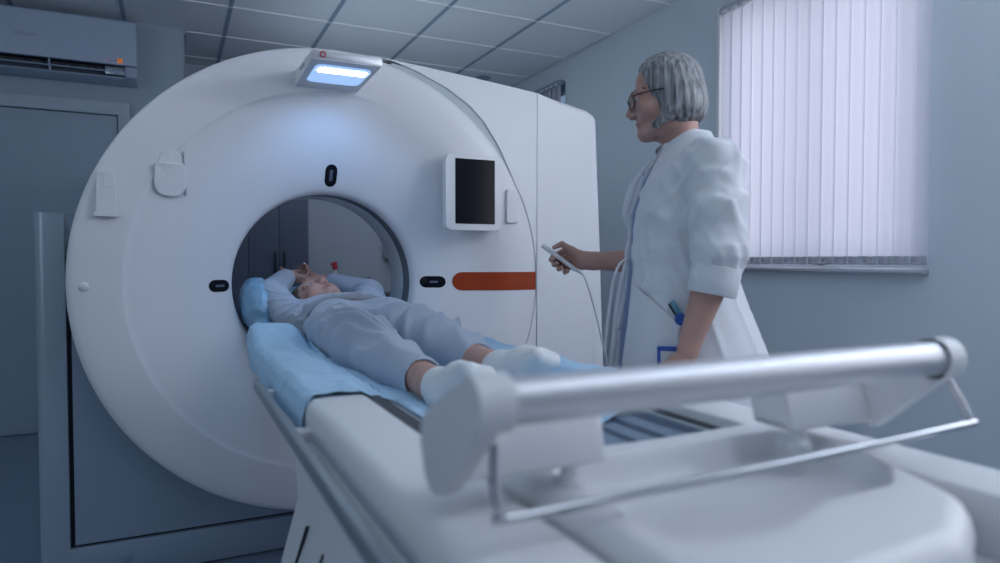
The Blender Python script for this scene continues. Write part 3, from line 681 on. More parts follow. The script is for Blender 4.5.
def nets(D, lo, h, smooth):
    S_ = D < 0; c = np.zeros(np.array(D.shape) - 1, np.int8)
    for i in (0, 1):
        for j in (0, 1):
            for k in (0, 1): c += S_[i:D.shape[0] - 1 + i, j:D.shape[1] - 1 + j, k:D.shape[2] - 1 + k]
    act = np.argwhere((c > 0) & (c < 8)); vid = np.full(c.shape, -1, np.int64); vid[tuple(act.T)] = np.arange(len(act))
    acc = np.zeros((len(act), 3)); cnt = np.zeros(len(act)); corners = [(i, j, k) for i in (0, 1) for j in (0, 1) for k in (0, 1)]
    for a in corners:
        for ax in range(3):
            if a[ax]: continue
            b = list(a); b[ax] = 1
            fa = D[tuple((act + a).T)].astype(float); fb = D[tuple((act + b).T)].astype(float); m = (fa < 0) != (fb < 0)
            t = np.where(m, fa / np.where(m, fa - fb, 1), 0); p = np.tile(np.array(a, float), (len(act), 1)); p[:, ax] += t
            acc[m] += p[m]; cnt[m] += 1
    V = lo + (act + acc / cnt[:, None]) * h; Q = []
    for ax in range(3):
        u, v = (ax + 1) % 3, (ax + 2) % 3
        sa = [slice(None)] * 3; sb = [slice(None)] * 3; sa[ax] = slice(0, -1); sb[ax] = slice(1, None)
        A = S_[tuple(sa)]; B = S_[tuple(sb)]; e = np.argwhere(A != B); e = e[(e[:, u] > 0) & (e[:, v] > 0) & (e[:, u] < D.shape[u] - 1) & (e[:, v] < D.shape[v] - 1)]
        du = np.zeros(3, int); du[u] = 1; dv = np.zeros(3, int); dv[v] = 1
        q = np.stack([vid[tuple((e - du - dv).T)], vid[tuple((e - dv).T)], vid[tuple(e.T)], vid[tuple((e - du).T)]], 1)
        fl = ~A[tuple(e.T)]; q[fl] = q[fl][:, ::-1]; Q.append(q)
    Q = np.concatenate(Q); Q = Q[(Q >= 0).all(1)]
    if smooth:
        E_ = np.concatenate([Q[:, [0, 1]], Q[:, [1, 2]], Q[:, [2, 3]], Q[:, [3, 0]]])
        for _ in range(smooth):
            s2 = np.zeros_like(V); n2 = np.zeros(len(V)); np.add.at(s2, E_[:, 0], V[E_[:, 1]]); np.add.at(n2, E_[:, 0], 1); np.add.at(s2, E_[:, 1], V[E_[:, 0]]); np.add.at(n2, E_[:, 1], 1)
            V = V * .5 + .5 * s2 / np.maximum(n2, 1)[:, None]
    return V, Q
def mesh_obj(name, V, Q, mats, parent, midx=None, label=None):
    org = np.array(ORG[parent]); me = bpy.data.meshes.new(name)
    me.vertices.add(len(V)); me.vertices.foreach_set('co', (V - org).astype(np.float32).ravel())
    me.loops.add(Q.size); me.loops.foreach_set('vertex_index', Q.astype(np.int32).ravel())
    me.polygons.add(len(Q)); me.polygons.foreach_set('loop_start', (np.arange(len(Q)) * 4).astype(np.int32))
    for m in (mats if isinstance(mats, (list, tuple)) else [mats]): me.materials.append(m)
    if midx is not None: me.polygons.foreach_set('material_index', midx.astype(np.int32))
    me.update(calc_edges=True); me.validate(); finish(me, None)
    o = bpy.data.objects.new(name, me); COL.objects.link(o); o.parent = parent; ORG[o] = ORG[parent]
    if label: o['label'] = label
    return o
def unit(v): v = np.array(v, float); return v / np.linalg.norm(v)
class Frame:
    """local frame: x = the person's left, y = forward, z = up; axes given in world space"""
    def __init__(s, o, fwd, up):
        s.o = np.array(o, float); z = unit(up); y = np.array(fwd, float); y = unit(y - z * (y @ z)); x = np.cross(y, z) * -1
        s.x, s.y, s.z = x, y, z; s.R = np.array([x, y, z])
    def __call__(s, a, b=None, c=None):
        if b is None: a, b, c = a
        return s.o + s.x * a + s.y * b + s.z * c
def head(F, fr, female=True, open_eyes=True):
    k = .012
    F.ell(fr(0, -.018, .034), (.073, .093, .083), fr.R, k); F.ell(fr(0, .022, -.035), (.060, .064, .078), fr.R, .025)
    F.rc(fr(-.030, .005, -.07), fr(-.012, .066, -.092), .028, .020, .02); F.rc(fr(.030, .005, -.07), fr(.012, .066, -.092), .028, .020, .02)
    F.ell(fr(0, .075, -.091), (.019, .017, .017), fr.R, .014)
    F.rc(fr(0, .086, .012), fr(0, .101, -.024), .0080, .0095, .012); F.ell(fr(0, .104, -.029), (.0105, .012, .0090), fr.R, .008)
    for s in (-1, 1):
        F.ell(fr(s * .011, .096, -.036), (.008, .010, .0075), fr.R, .006)
        F.ell(fr(s * .036, .058, -.030), (.028, .028, .026), fr.R, .02); F.rc(fr(s * .012, .084, .022), fr(s * .046, .070, .020), .010, .010, .014)
        F.ell(fr(s * .032, .100, .001), (.019, .018, .012), fr.R, .010, 's')
        F.ell(fr(s * .032, .0725, .000), (.0135, .0125, .0125), fr.R, .003)
        F.rc(fr(s * .0195, .081, .0065), fr(s * .045, .076, .0055), .0038, .0035, .004)
        F.rc(fr(s * .021, .080, -.0075), fr(s * .044, .076, -.006), .0032, .003, .004)
        F.ell(fr(s * .073, -.008, -.008), (.009, .019, .031), fr.R, .006); F.ell(fr(s * .081, -.003, -.004), (.005, .009, .017), fr.R, .005, 's')
    F.rc(fr(-.020, .080, -.062), fr(0, .086, -.0605), .0050, .0058, .006); F.rc(fr(.020, .080, -.062), fr(0, .086, -.0605), .0050, .0058, .006)
    F.rc(fr(-.017, .079, -.070), fr(.017, .079, -.070), .0064, .0064, .006); F.ell(fr(0, .083, -.0705), (.015, .0065, .006), fr.R, .006)
    F.ell(fr(0, .091, -.0655), (.022, .006, .0012), fr.R, .003, 's')
def head_labels(V, Q, fr):
    """0 skin, 1 lips, 2 eye white, 3 iris, 4 brow"""
    C = (V[Q].mean(1) - fr.o) @ fr.R.T; m = np.zeros(len(Q), int); x, y, z = np.abs(C[:, 0]), C[:, 1], C[:, 2]
    m[(y > .076) & (x < .0235) & (z < -.0565) & (z > -.0765) & (((x / .0235) ** 2 + ((z + .0662) / .0100) ** 2) < 1)] = 1
    e = np.sqrt((x - .032) ** 2 + (y - .0725) ** 2 + z ** 2); ey = (e < .0145) & (np.abs(z) < .0062) & (y > .078) & (np.abs(x - .032) < .0115); m[ey] = 2
    m[ey & (np.hypot(x - .032, z) < .0056)] = 3
    m[(y > .055) & (x > .013) & (x < .052) & (np.abs(z - .0265 - .10 * (.033 - np.abs(x - .033)) * .12) < .0042)] = 4
    return m
def hand(F, wrist, fdir, pnorm, side, curl=(.35, .45, .5, .55), thumb=(.75, .35), sc=1.0, rw=.026):
    """fdir = the way the fingers point, pnorm = out of the palm, side = +1 / -1: which edge carries the thumb (cross(fdir, pnorm) * side)"""
    w = np.array(wrist, float); f = unit(fdir); n = np.array(pnorm, float); n = unit(n - f * (n @ f)); t = np.cross(f, n) * side
    kn = []
    for i, (off, ln) in enumerate(((.030, .088), (.010, .092), (-.010, .087), (-.028, .078))):
        b = w + (f * ln + t * off - n * (.004 if i in (0, 3) else 0)) * sc; kn.append(b)
        F.rc(w + (f * .018 + t * off * .62) * sc, b, .0150 * sc, .0112 * sc, .012)
    F.rc(w - f * .012 * sc, w + f * .02 * sc, rw * sc * .82, rw * sc * .85, .015)
    for i, (L, r) in enumerate((((.040, .025, .021), .0088), ((.044, .028, .022), .0090), ((.041, .026, .021), .0086), ((.032, .020, .018), .0076))):
        p = kn[i]; c = curl[i]; a = 0.0
        for j, l in enumerate(L):
            a += c * (.7, 1.1, .8)[j]; d = f * math.cos(a) + n * math.sin(a) + t * (.06, .02, -.02, -.07)[i]; q = p + unit(d) * l * sc
            F.rc(p, q, r * sc * (1 - .08 * j), r * sc * (1 - .08 * (j + 1)), .004); p = q
    b = w + (f * .020 + t * .024 + n * .006) * sc; d = unit(f * math.cos(thumb[0]) + t * math.sin(thumb[0]) + n * .35); q = b + d * .040 * sc
    F.rc(b, q, .0145 * sc, .0110 * sc, .012)
    d2 = unit(f * math.cos(thumb[0] * .55) + t * math.sin(thumb[0] * .55) + n * thumb[1]); q2 = q + d2 * .030 * sc; F.rc(q, q2, .0105 * sc, .0095 * sc, .004)
    d3 = unit(d2 + f * .25 + n * .1); F.rc(q2, q2 + d3 * .024 * sc, .0095 * sc, .0075 * sc, .004)
def fold(ph): return .5 + .5 * np.cos(2 * ph)
def ridge(ph): return 1 - np.abs(np.sin(ph))
def gauss(q, c, w): return np.exp(-((q - c) / w) ** 2)

def cloth(name, color, rough=.85, weave=900, streak=0.0, sscale=(60, 60, 60), sheen=.15, trans=0.0):
    m = mat(name, color, rough, spec=.2, sheen=sheen); nt = m.node_tree; b = nt.nodes['Principled BSDF']; tc = nt.nodes['Texture Coordinate']
    n = nt.nodes.new('ShaderNodeTexNoise'); n.inputs['Scale'].default_value = weave; n.inputs['Detail'].default_value = 2
    n2 = nt.nodes.new('ShaderNodeTexNoise'); n2.inputs['Scale'].default_value = 28; n2.inputs['Detail'].default_value = 4
    ad = nt.nodes.new('ShaderNodeMath'); ad.operation = 'MULTIPLY_ADD'; ad.inputs[1].default_value = 0.25
    bp = nt.nodes.new('ShaderNodeBump'); bp.inputs['Strength'].default_value = .35; bp.inputs['Distance'].default_value = .0050
    nt.links.new(tc.outputs['Object'], n.inputs['Vector']); nt.links.new(tc.outputs['Object'], n2.inputs['Vector'])
    nt.links.new(n.outputs['Fac'], ad.inputs[0]); nt.links.new(n2.outputs['Fac'], ad.inputs[2]); nt.links.new(ad.outputs[0], bp.inputs['Height']); nt.links.new(bp.outputs['Normal'], b.inputs['Normal'])
    if streak:
        mp = nt.nodes.new('ShaderNodeMapping'); mp.inputs['Scale'].default_value = sscale; n3 = nt.nodes.new('ShaderNodeTexNoise'); n3.inputs['Scale'].default_value = 1; n3.inputs['Detail'].default_value = 6
        mx = nt.nodes.new('ShaderNodeMix'); mx.data_type = 'RGBA'; mx.inputs[6].default_value = (*[c * (1 - streak) for c in color], 1); mx.inputs[7].default_value = (*[min(1, c * (1 + streak)) for c in color], 1)
        nt.links.new(tc.outputs['Object'], mp.inputs[0]); nt.links.new(mp.outputs[0], n3.inputs['Vector']); nt.links.new(n3.outputs['Fac'], mx.inputs[0]); nt.links.new(mx.outputs[2], b.inputs['Base Color'])
    return m
def hairmat(name, dark, light, scale):
    m = mat(name, dark, .45, spec=.4); nt = m.node_tree; b = nt.nodes['Principled BSDF']; tc = nt.nodes['Texture Coordinate']
    mp = nt.nodes.new('ShaderNodeMapping'); mp.inputs['Scale'].default_value = scale; n = nt.nodes.new('ShaderNodeTexNoise'); n.inputs['Scale'].default_value = 1; n.inputs['Detail'].default_value = 3; n.inputs['Distortion'].default_value = .3
    cr = nt.nodes.new('ShaderNodeValToRGB'); cr.color_ramp.elements[0].position = .30; cr.color_ramp.elements[0].color = (*dark, 1); cr.color_ramp.elements[1].position = .70; cr.color_ramp.elements[1].color = (*light, 1)
    bp = nt.nodes.new('ShaderNodeBump'); bp.inputs['Strength'].default_value = .45; bp.inputs['Distance'].default_value = .003
    nt.links.new(tc.outputs['Object'], mp.inputs[0]); nt.links.new(mp.outputs[0], n.inputs['Vector']); nt.links.new(n.outputs['Fac'], cr.inputs[0]); nt.links.new(cr.outputs[0], b.inputs['Base Color'])
    nt.links.new(n.outputs['Fac'], bp.inputs['Height']); nt.links.new(bp.outputs['Normal'], b.inputs['Normal']); return m
M['skin'] = mat('skin', (0.50, 0.30, 0.25), .5, spec=.35, var=.06, vscale=30, bump=.15, bscale=450, sub=.12)
M['lips'] = mat('lips', (0.42, 0.17, 0.155), .45, spec=.4)
M['eye'] = mat('eye_white', (0.50, 0.48, 0.48), .3)
M['iris'] = mat('iris', (0.06, 0.07, 0.08), .15)
M['brow'] = mat('brow_hair', (0.20, 0.13, 0.10), .7)
M['gown'] = cloth('grey_blue_jersey', (0.42, 0.475, 0.56), streak=.10, sscale=(260, 60, 260))
M['pants'] = cloth('grey_blue_trouser_cotton', (0.40, 0.465, 0.57), streak=.16, sscale=(420, 40, 420))
M['sock'] = cloth('white_sock_knit', (0.74, 0.75, 0.77), weave=500)
M['coat'] = cloth('white_coat_cotton', (0.69, 0.71, 0.755), sheen=.1)
M['scrub'] = cloth('blue_scrub_cotton', (0.20, 0.27, 0.45))
M['trou'] = cloth('pale_trouser_cotton', (0.55, 0.58, 0.64))
M['sheet'] = cloth('blue_nonwoven_sheet', (0.40, 0.62, 0.82), .8, weave=350, streak=.10, sscale=(14, 60, 14))
M['pillowblue'] = mat('blue_plastic_cover', (0.24, 0.44, 0.62), .30, spec=.6, var=.1, vscale=14, bump=.5, bscale=22)
M['hair_p'] = hairmat('brown_hair', (0.065, 0.045, 0.036), (0.17, 0.12, 0.09), (120, 60, 220))
M['hair_d'] = hairmat('grey_hair', (0.07, 0.074, 0.082), (0.37, 0.38, 0.40), (110, 110, 5))
# ------------------------------------------------------------------ linen on the table
def table_profile(s):
    """across the table: s in metres from the left edge of the sheet, over the rail and through the dished cushion"""
    pts = [(.196, .788), (.198, .815), (.206, .838), (.222, .8465), (.300, .8455), (.325, .836), (.352, .8275), (.40, .8115), (.47, .8030), (.536, .8005), (.60, .8030), (.67, .8115), (.715, .8275), (.745, .836), (.77, .8455), (.850, .8465), (.868, .838), (.874, .80)]
    return pts
PR = np.array(table_profile(0)); sl_ = np.concatenate([[0], np.cumsum(np.hypot(*np.diff(PR, axis=0).T))])
def prof_at(t): return np.interp(t * sl_[-1], sl_, PR[:, 0]), np.interp(t * sl_[-1], sl_, PR[:, 1])
rs = np.random.RandomState(4)
def wob(x, y, a=1.0): return a * (.0016 * math.sin(31 * y + 9 * x) + .0012 * math.sin(53 * x - 17 * y + 1) + .0010 * math.sin(83 * y + 40 * x) + .0008 * math.sin(140 * x + 60 * y))
def sheet_fn(u, v):
    x, z = prof_at(u)
    y0 = 1.185 + .012 * math.sin(9 * u)                   # front edge on the left rail
    m = 1 / (1 + math.exp(-(x - .366) / .004)); y0 = y0 * (1 - m) + .95 * m
    m = 1 / (1 + math.exp(-(x - .755) / .02)); y0 = y0 * (1 - m) + (1.06 + .02 * math.sin(40 * x)) * m
    y1 = 2.12 + (.75 if .36 < x < .715 else 0.0)
    y = y0 + (y1 - y0) * v
    d = max(0.0, min(1, (.215 - x) / .02)); z -= d * (.004 + .006 * math.sin(7 * y) ** 2 + .004 * math.sin(23 * y))
    k = max(0.0, min(1, (y - 1.97) / .13)) * max(0.0, min(1, (.40 - x) / .08)); z += .050 * k * k * (3 - 2 * k)
    return (x - d * (.002 + .002 * math.sin(19 * y)), y, z + .0022 + 1.6 * wob(x, y, 1.0 if x > .3 else .8) + .004 * ridge(np.float64(26 * y + 18 * x)) ** 6 * (1 if x < .42 else .4))
b = NB(); grid(b, 150, 130, sheet_fn)
sh_ = obj('disposable_sheet', b, M['sheet'], None, 70); sm_ = sh_.modifiers.new('thickness', 'SOLIDIFY'); sm_.thickness = .0012; sm_.offset = 0; tag(sh_, 'pale blue disposable sheet spread over the scanner table under the patient', 'sheet')
# wrapped head cushion in the bore
pl = thing('pillow', (.535, 2.80, .80), 'head cushion wrapped in shiny blue plastic behind the patient\'s arms', 'pillow')
F = Field()
F.ell((.535, 2.78, .835), (.20, .23, .055), k=.02); F.ell((.300, 2.74, .905), (.072, .16, .100), k=.04); F.ell((.745, 2.78, .90), (.05, .17, .085), k=.05); F.ell((.535, 2.95, .90), (.19, .06, .08), k=.05)
F.rc((.30, 2.60, .83), (.33, 2.56, .81), .035, .03, .03); F.ell((.285, 2.74, .965), (.04, .11, .045), k=.04)
F.ell((.53, 2.76, .965), (.135, .15, .08), k=.03, op='s')
F.add(lambda P: .802 - P[..., 2], (-9, -9, -9), (9, 9, 9), .01, 'i')
def dsp(P): return .005 * ridge(28 * P[:, 2] + 20 * P[:, 0] + 9 * np.sin(14 * P[:, 1])) ** 3 + .004 * ridge(40 * P[:, 1] - 22 * P[:, 2] + 3 * np.sin(30 * P[:, 0])) ** 3
V, Q = F.mesh(.006, dsp); mesh_obj('cushion', V, Q, M['pillowblue'], pl)
F = Field()
# ------------------------------------------------------------------ the patient
pt = thing('person', (.53, 2.1, .80), 'person in grey-blue clothes and white socks lying on the scanner table, arms overhead', 'person')
B = Field()
hf = Frame((.500, 2.668, .918), (.10, -.36, .93), (-.44, .86, .22))
# torso, limbs
B.ell((.53, 2.14, .872), (.155, .13, .075), k=.03); B.ell((.53, 2.28, .875), (.13, .14, .070), k=.05); B.ell((.53, 2.46, .875), (.150, .15, .072), k=.05)
B.rc((.395, 2.56, .885), (.665, 2.56, .885), .058, .058, .04)
B.rc((.53, 2.55, .885), (.520, 2.64, .905), .052, .048, .03)
LL = [(.455, 2.08, .872), (.450, 1.72, .853), (.464, 1.26, .838)]; LR = [(.605, 2.08, .872), (.640, 1.72, .858), (.655, 1.41, .842)]
B.chain(LL, (.070, .050, .034), .02); B.chain(LR, (.070, .050, .034), .02)
B.chain([LL[2], (.466, 1.20, .836)], (.032, .027)); B.chain([(.466, 1.20, .836), (.473, 1.16, .855), (.476, 1.145, .862)], (.026, .022, .016), .02)
B.chain([LR[2], (.658, 1.335, .840)], (.033, .027)); B.chain([(.658, 1.335, .840), (.674, 1.28, .856), (.680, 1.26, .862)], (.026, .022, .016), .02)
AR = [(.385, 2.55, .885), (.335, 2.68, .958), (.435, 2.915, 1.022)]; AL = [(.675, 2.56, .90), (.735, 2.77, .945), (.585, 2.96, 1.000)]
B.chain(AR, (.046, .038, .024), .02); B.chain(AL, (.046, .038, .024), .02)
head(B, hf)
hand(B, (.440, 2.93, 1.022), (.80, .55, -.05), (-.25, -.25, .9), -1, (.85, .95, 1.0, 1.0), (.25, .15), .80)
hand(B, (.575, 2.967, 1.000), (-.85, .12, .05), (.0, -.3, .9), 1, (.3, .35, .4, .45), (.6, .3), .95)
V, Q = B.mesh(.0036, None, 1)
mesh_obj('body', V, Q, [M['skin'], M['lips'], M['eye'], M['iris'], M['brow']], pt, head_labels(V, Q, hf))
# hair, spread on the cushion
H = Field()
H.ell(hf(0, -.028, .040), (.082, .096, .088), hf.R, .01); H.ell(hf(-.045, -.06, -.03), (.045, .05, .09), hf.R, .03); H.ell(hf(.045, -.06, -.03), (.045, .05, .09), hf.R, .03)
H.rc(hf(-.070, -.03, -.02), hf(-.075, -.045, -.11), .028, .014, .03)
H.ell(hf(0, .125, -.02), (.12, .125, .092), hf.R, .012, 's')
def dsp(P):
    L = (P - hf.o) @ hf.R.T; return .003 * ridge(np.arctan2(L[:, 0], L[:, 2] + .3) * 60 + 3 * np.sin(L[:, 1] * 40))
V, Q = H.mesh(.004, dsp); mesh_obj('hair', V, Q, M['hair_p'], pt)
# shirt
T = Field()
T.ell((.53, 2.26, .882), (.165, .11, .080), k=.03); T.ell((.53, 2.34, .880), (.155, .15, .082), k=.04); T.ell((.53, 2.46, .882), (.172, .15, .082), k=.05)
T.rc((.400, 2.545, .874), (.660, 2.545, .876), .056, .056, .04); T.rc((.53, 2.54, .882), (.527, 2.585, .890), .070, .060, .03)
T.chain(AR[:2] + [(.418, 2.875, 1.012)], (.060, .054, .040), .025); T.chain(AL[:2] + [(.625, 2.92, .992)], (.068, .058, .040), .025)
# hem: cut along a slanting front line; neck opening
T.ell((.53, 2.222, .880), (.183, .045, .104), k=.03)
T.add(lambda P: (2.215 + .8 * (P[..., 0] - .53) ** 2 + .012 * np.sin(26 * P[..., 0]) - P[..., 1]), (-9,) * 3, (9,) * 3, .003, 'i')
T.ell((.53, 2.19, .868), (.172, .085, .098), k=.004, op='s')
T.ell((.535, 2.66, .955), (.066, .075, .060), k=.012, op='s')
def dsp(P):
    x, y, z = P.T; d = np.zeros(len(P))
    d += .005 * ridge(38 * (y + .5 * x) + 2.2 * np.sin(11 * x + 6 * z)) ** 3 * gauss(y, 2.33, .16)
    d += .006 * ridge(55 * (x * .7 + z + y * .6) + 2 * np.sin(20 * y)) ** 3 * ((x < .40) | (x > .68))
    d += .004 * np.sin(60 * x) * gauss(y, 2.19, .03)
    return d - .002
V, Q = T.mesh(.0045, dsp); mesh_obj('shirt', V, Q, M['gown'], pt)
# trousers
P_ = Field()
P_.ell((.53, 2.13, .876), (.170, .135, .078), k=.03); P_.ell((.53, 2.23, .860), (.140, .09, .058), k=.03)
P_.chain([(.452, 2.07, .874), (.448, 1.74, .856), (.460, 1.50, .842), (.464, 1.310, .838)], (.088, .066, .056, .046), .03)
P_.chain([(.608, 2.07, .874), (.640, 1.74, .862), (.652, 1.58, .848), (.656, 1.475, .842)], (.088, .066, .056, .046), .03)
P_.rc((.464, 1.32, .838), (.464, 1.27, .838), .039, .039, .004, 's'); P_.rc((.656, 1.48, .842), (.656, 1.43, .842), .039, .039, .004, 's')
def cut(c0, c1, x_):
    return None
P_.add(lambda P: np.where(P[..., 0] < .548, 1.312 - P[..., 1] + .15 * (P[..., 2] - .838), 1.472 - P[..., 1] + .15 * (P[..., 2] - .842)), (-9,) * 3, (9,) * 3, .004, 'i')
def dsp(P):
    x, y, z = P.T; d = np.zeros(len(P))
    side = np.where(x < .545, x - .45, x - .64)
    for yc, xs_2, ph in ((1.76, 1.0, 0.0), (1.80, 1.0, 1.3)):
        d += .0150 * fold(30 * (y * .75 + side * 1.25 * np.where(x < .545, 1, -1)) + 1.6 * np.sin(26 * side + ph) + ph) ** 2 * gauss(y, yc, .16)
    d += .011 * fold(26 * (y + 1.0 * np.abs(x - .53)) + 1.2 * np.sin(14 * x)) ** 2 * gauss(y, 2.02, .12)
    d += .007 * fold(48 * (side + .25 * y) + 2 * np.sin(10 * y)) ** 2 * gauss(y, 1.52, .14)
    return d - .0015
V, Q = P_.mesh(.0045, dsp); mesh_obj('trousers', V, Q, M['pants'], pt)
# socks
for nm, pts, rad in (('L', [(.465, 1.232, .838), (.468, 1.195, .836), (.478, 1.148, .862), (.486, 1.120, .876)], (.036, .037, .031, .022)),
                     ('R', [(.657, 1.368, .842), (.660, 1.330, .842), (.678, 1.268, .862), (.690, 1.232, .874)], (.037, .039, .035, .028))):
    K = Field(); K.chain(pts, rad, .025)
    a, b_, c, d_ = [np.array(p) for p in pts]; dr = unit(d_ - c)
    K.ell(b_ + np.array((0, -.015, -.012)), (.034, .036, .032), k=.02)
    K.rc(d_ + np.array((-.018, -.004, .006)), d_ + np.array((-.020, -.024, .014)), .018, .0155, .016)
    for q in range(4): K.rc(d_ + np.array((-.002 + q * .012, 0, 0)), d_ + np.array((.000 + q * .011, -.020 + q * .004, .006 - q * .003)), .0135, .0115, .012)
    K.add(lambda P, y0=a[1] + .012: P[..., 1] - y0, (-9,) * 3, (9,) * 3, .006, 'i')
    V, Q = K.mesh(.0038, lambda P: .0012 * np.sin(P[:, 1] * 190) * (P[:, 1] > a[1] - .02) + .0025 * ridge(50 * P[:, 1] + 30 * P[:, 2]) ** 3)
    mesh_obj('sock', V, Q, M['sock'], pt)
# ------------------------------------------------------------------ the doctor, standing right of the table
DO = np.array((1.30, 1.50, 0.0)); DU = np.array((.755, -.656, 0)); DW = np.array((.656, .755, 0)); DZ = np.array((0, 0, 1.0))
def L(u, w, z): return DO + DU * u + DW * w + DZ * z
def LV(u, w, z): return DU * u + DW * w + DZ * z
dr_ = thing('person', (1.30, 1.50, 0), 'grey-haired person in a white coat and glasses standing with a remote', 'person')
TH = math.radians(20)
fd = LV(-math.cos(TH), -math.sin(TH), 0); sd = LV(-math.sin(TH), math.cos(TH), 0)      # body front; towards the far shoulder
tl = math.radians(11); hd_f = LV(-math.cos(tl) * .985, -.17 * math.cos(tl), -math.sin(tl)); hd_u = LV(-math.sin(tl), 0, math.cos(tl))
hf2 = Frame(L(-.051, .0, 1.546), hd_f, hd_u)
def torso(rows, off=0.0):
    """stack of ellipses: z, forward shift, half depth, half width"""
    R_ = np.array(rows); zs = R_[:, 0]
    def f(P):
        z = P[..., 2]; q = P - DO; a = q @ fd; s = q @ sd
        sh = np.interp(z, zs, R_[:, 1]); rf = np.interp(z, zs, R_[:, 2]) + off; rs_ = np.interp(z, zs, R_[:, 3]) + off
        k0 = np.sqrt(((a - sh) / rf) ** 2 + (s / rs_) ** 2); k1 = np.sqrt(((a - sh) / rf ** 2) ** 2 + (s / rs_ ** 2) ** 2)
        d = k0 * (k0 - 1) / np.maximum(k1, 1e-6)
        return np.maximum(d * .92, np.maximum(zs[0] - z, z - zs[-1]))
    m = max(R_[:, 2].max(), R_[:, 3].max()) + .08
    return f, DO + np.array((-m, -m, zs[0])), DO + np.array((m, m, zs[-1]))
BODY = [(.60, .0, .16, .19), (.80, .0, .155, .185), (.95, .0, .115, .150), (1.08, .0, .095, .130), (1.22, .0, .090, .140), (1.33, -.010, .075, .150), (1.40, -.02, .05, .09)]
COAT = [(.46, -.042, .255, .280), (.62, -.036, .238, .264), (.80, -.027, .212, .242), (.95, -.004, .173, .206), (1.06, .008, .148, .180), (1.10, .008, .142, .174), (1.14, .008, .143, .174), (1.22, .008, .139, .178), (1.31, -.002, .118, .180), (1.36, -.012, .098, .165), (1.40, -.02, .078, .115), (1.43, -.024, .055, .070)]
NS, NE_, NW = L(.080, -.165, 1.325), L(.085, -.245, 1.100), L(.018, -.262, .868)
FS, FE, FW = L(-.060, .160, 1.315), L(-.045, .215, 1.085), L(-.290, .205, 1.083)
B = Field(); B.add(*torso(BODY), k=.02)
B.rc(L(.012, 0, 1.36), L(-.012, 0, 1.47), .052, .050, .03); B.rc(L(-.02, 0, 1.46), L(-.055, 0, 1.475), .045, .040, .03)
B.rc(NS, FS, .052, .052, .05)
B.chain([NS, NE_], (.050, .042), .02); B.chain([NE_, L(.076, -.25, 1.05), NW], (.042, .045, .026), .015)
B.chain([FS, FE], (.050, .042), .02); B.chain([FE, L(-.11, .215, 1.083), FW], (.042, .042, .026), .015)
head(B, hf2)
hand(B, NW + LV(-.004, -.002, -.02), LV(-.30, -.02, -.92), LV(-.35, .90, 0), -1, (.25, .32, .38, .45), (.55, .3), 1.0)
# the far hand: knuckles behind the remote, fingers wrapped under it, thumb on top
RA, RB = L(-.440, .185, 1.134), L(-.326, .188, 1.052); rdir = unit(RB - RA); rup = unit(LV(.58, 0, .81) - rdir * (LV(.58, 0, .81) @ rdir)); rside = np.cross(rdir, rup)
B.rc(FW + LV(.01, 0, 0), FW + LV(-.02, .004, .003), .025, .025, .02)
kn = [L(-.368, .222, 1.122), L(-.356, .226, 1.106), L(-.343, .226, 1.090), L(-.328, .222, 1.075)]
for i, q in enumerate(kn): B.rc(FW + LV(-.025, .006 + .002 * i, .012 - .008 * i), q, .0165, .0115, .012)
for q, (p1, p2, p3) in zip(kn, ((L(-.408, .205, 1.098), L(-.410, .180, 1.087), L(-.397, .160, 1.090)), (L(-.400, .205, 1.082), L(-.400, .178, 1.071), L(-.386, .158, 1.075)),
                               (L(-.384, .205, 1.068), L(-.384, .178, 1.057), L(-.371, .158, 1.061)), (L(-.364, .203, 1.056), L(-.364, .180, 1.046), L(-.353, .162, 1.049)))):
    B.rc(q, p1, .0098, .0088, .004); B.rc(p1, p2, .0088, .0080, .004); B.rc(p2, p3, .0080, .0070, .004)
B.rc(FW + LV(-.022, -.008, .014), L(-.345, .186, 1.120), .017, .0125, .012); B.rc(L(-.345, .186, 1.120), L(-.374, .180, 1.138), .0110, .0098, .004); B.rc(L(-.374, .180, 1.138), L(-.400, .180, 1.127), .0096, .0078, .004)
# legs down to the shoes
for s in (-1, 1):
    c = sd * .085 * s; B.rc(DO + c + DZ * .75, DO + c + DZ * .45, .085, .055, .03); B.rc(DO + c + DZ * .45, DO + c + DZ * .06, .055, .036, .02); B.rc(DO + c + DZ * .05, DO + c + fd * .12 + DZ * .035, .034, .026, .02)
V, Q = B.mesh(.0036, None, 1)
mesh_obj('body', V, Q, [M['skin'], M['lips'], M['eye'], M['iris'], M['brow']], dr_, head_labels(V, Q, hf2))
# hair: a chin-length grey bob
H = Field()
H.ell(hf2(0, -.016, .038), (.083, .100, .090), hf2.R, .01); H.ell(hf2(0, -.034, -.030), (.092, .082, .080), hf2.R, .03)
H.rc(hf2(.070, .002, -.055), hf2(.064, .050, -.082), .019, .013, .02); H.rc(hf2(-.070, .002, -.055), hf2(-.064, .050, -.082), .019, .013, .02)
def face_cut(P):
    q = (P - hf2.o) @ hf2.R.T; y, z = q[..., 1], q[..., 2]
    return (np.where(z < -.050, .030 + (-.050 - z) * 1.1, .030 + .36 * (z + .050)) - .024 * np.clip((z + .03) / .06, 0, 1) * np.clip(1 - (q[..., 0] / .07) ** 2, 0, 1) - y) * .9
H.add(face_cut, (-9,) * 3, (9,) * 3, .010, 's')
H.add(lambda P: -.098 - (P - hf2.o) @ hf2.z - .10 * ((P - hf2.o) @ hf2.y), (-9,) * 3, (9,) * 3, .012, 'i')
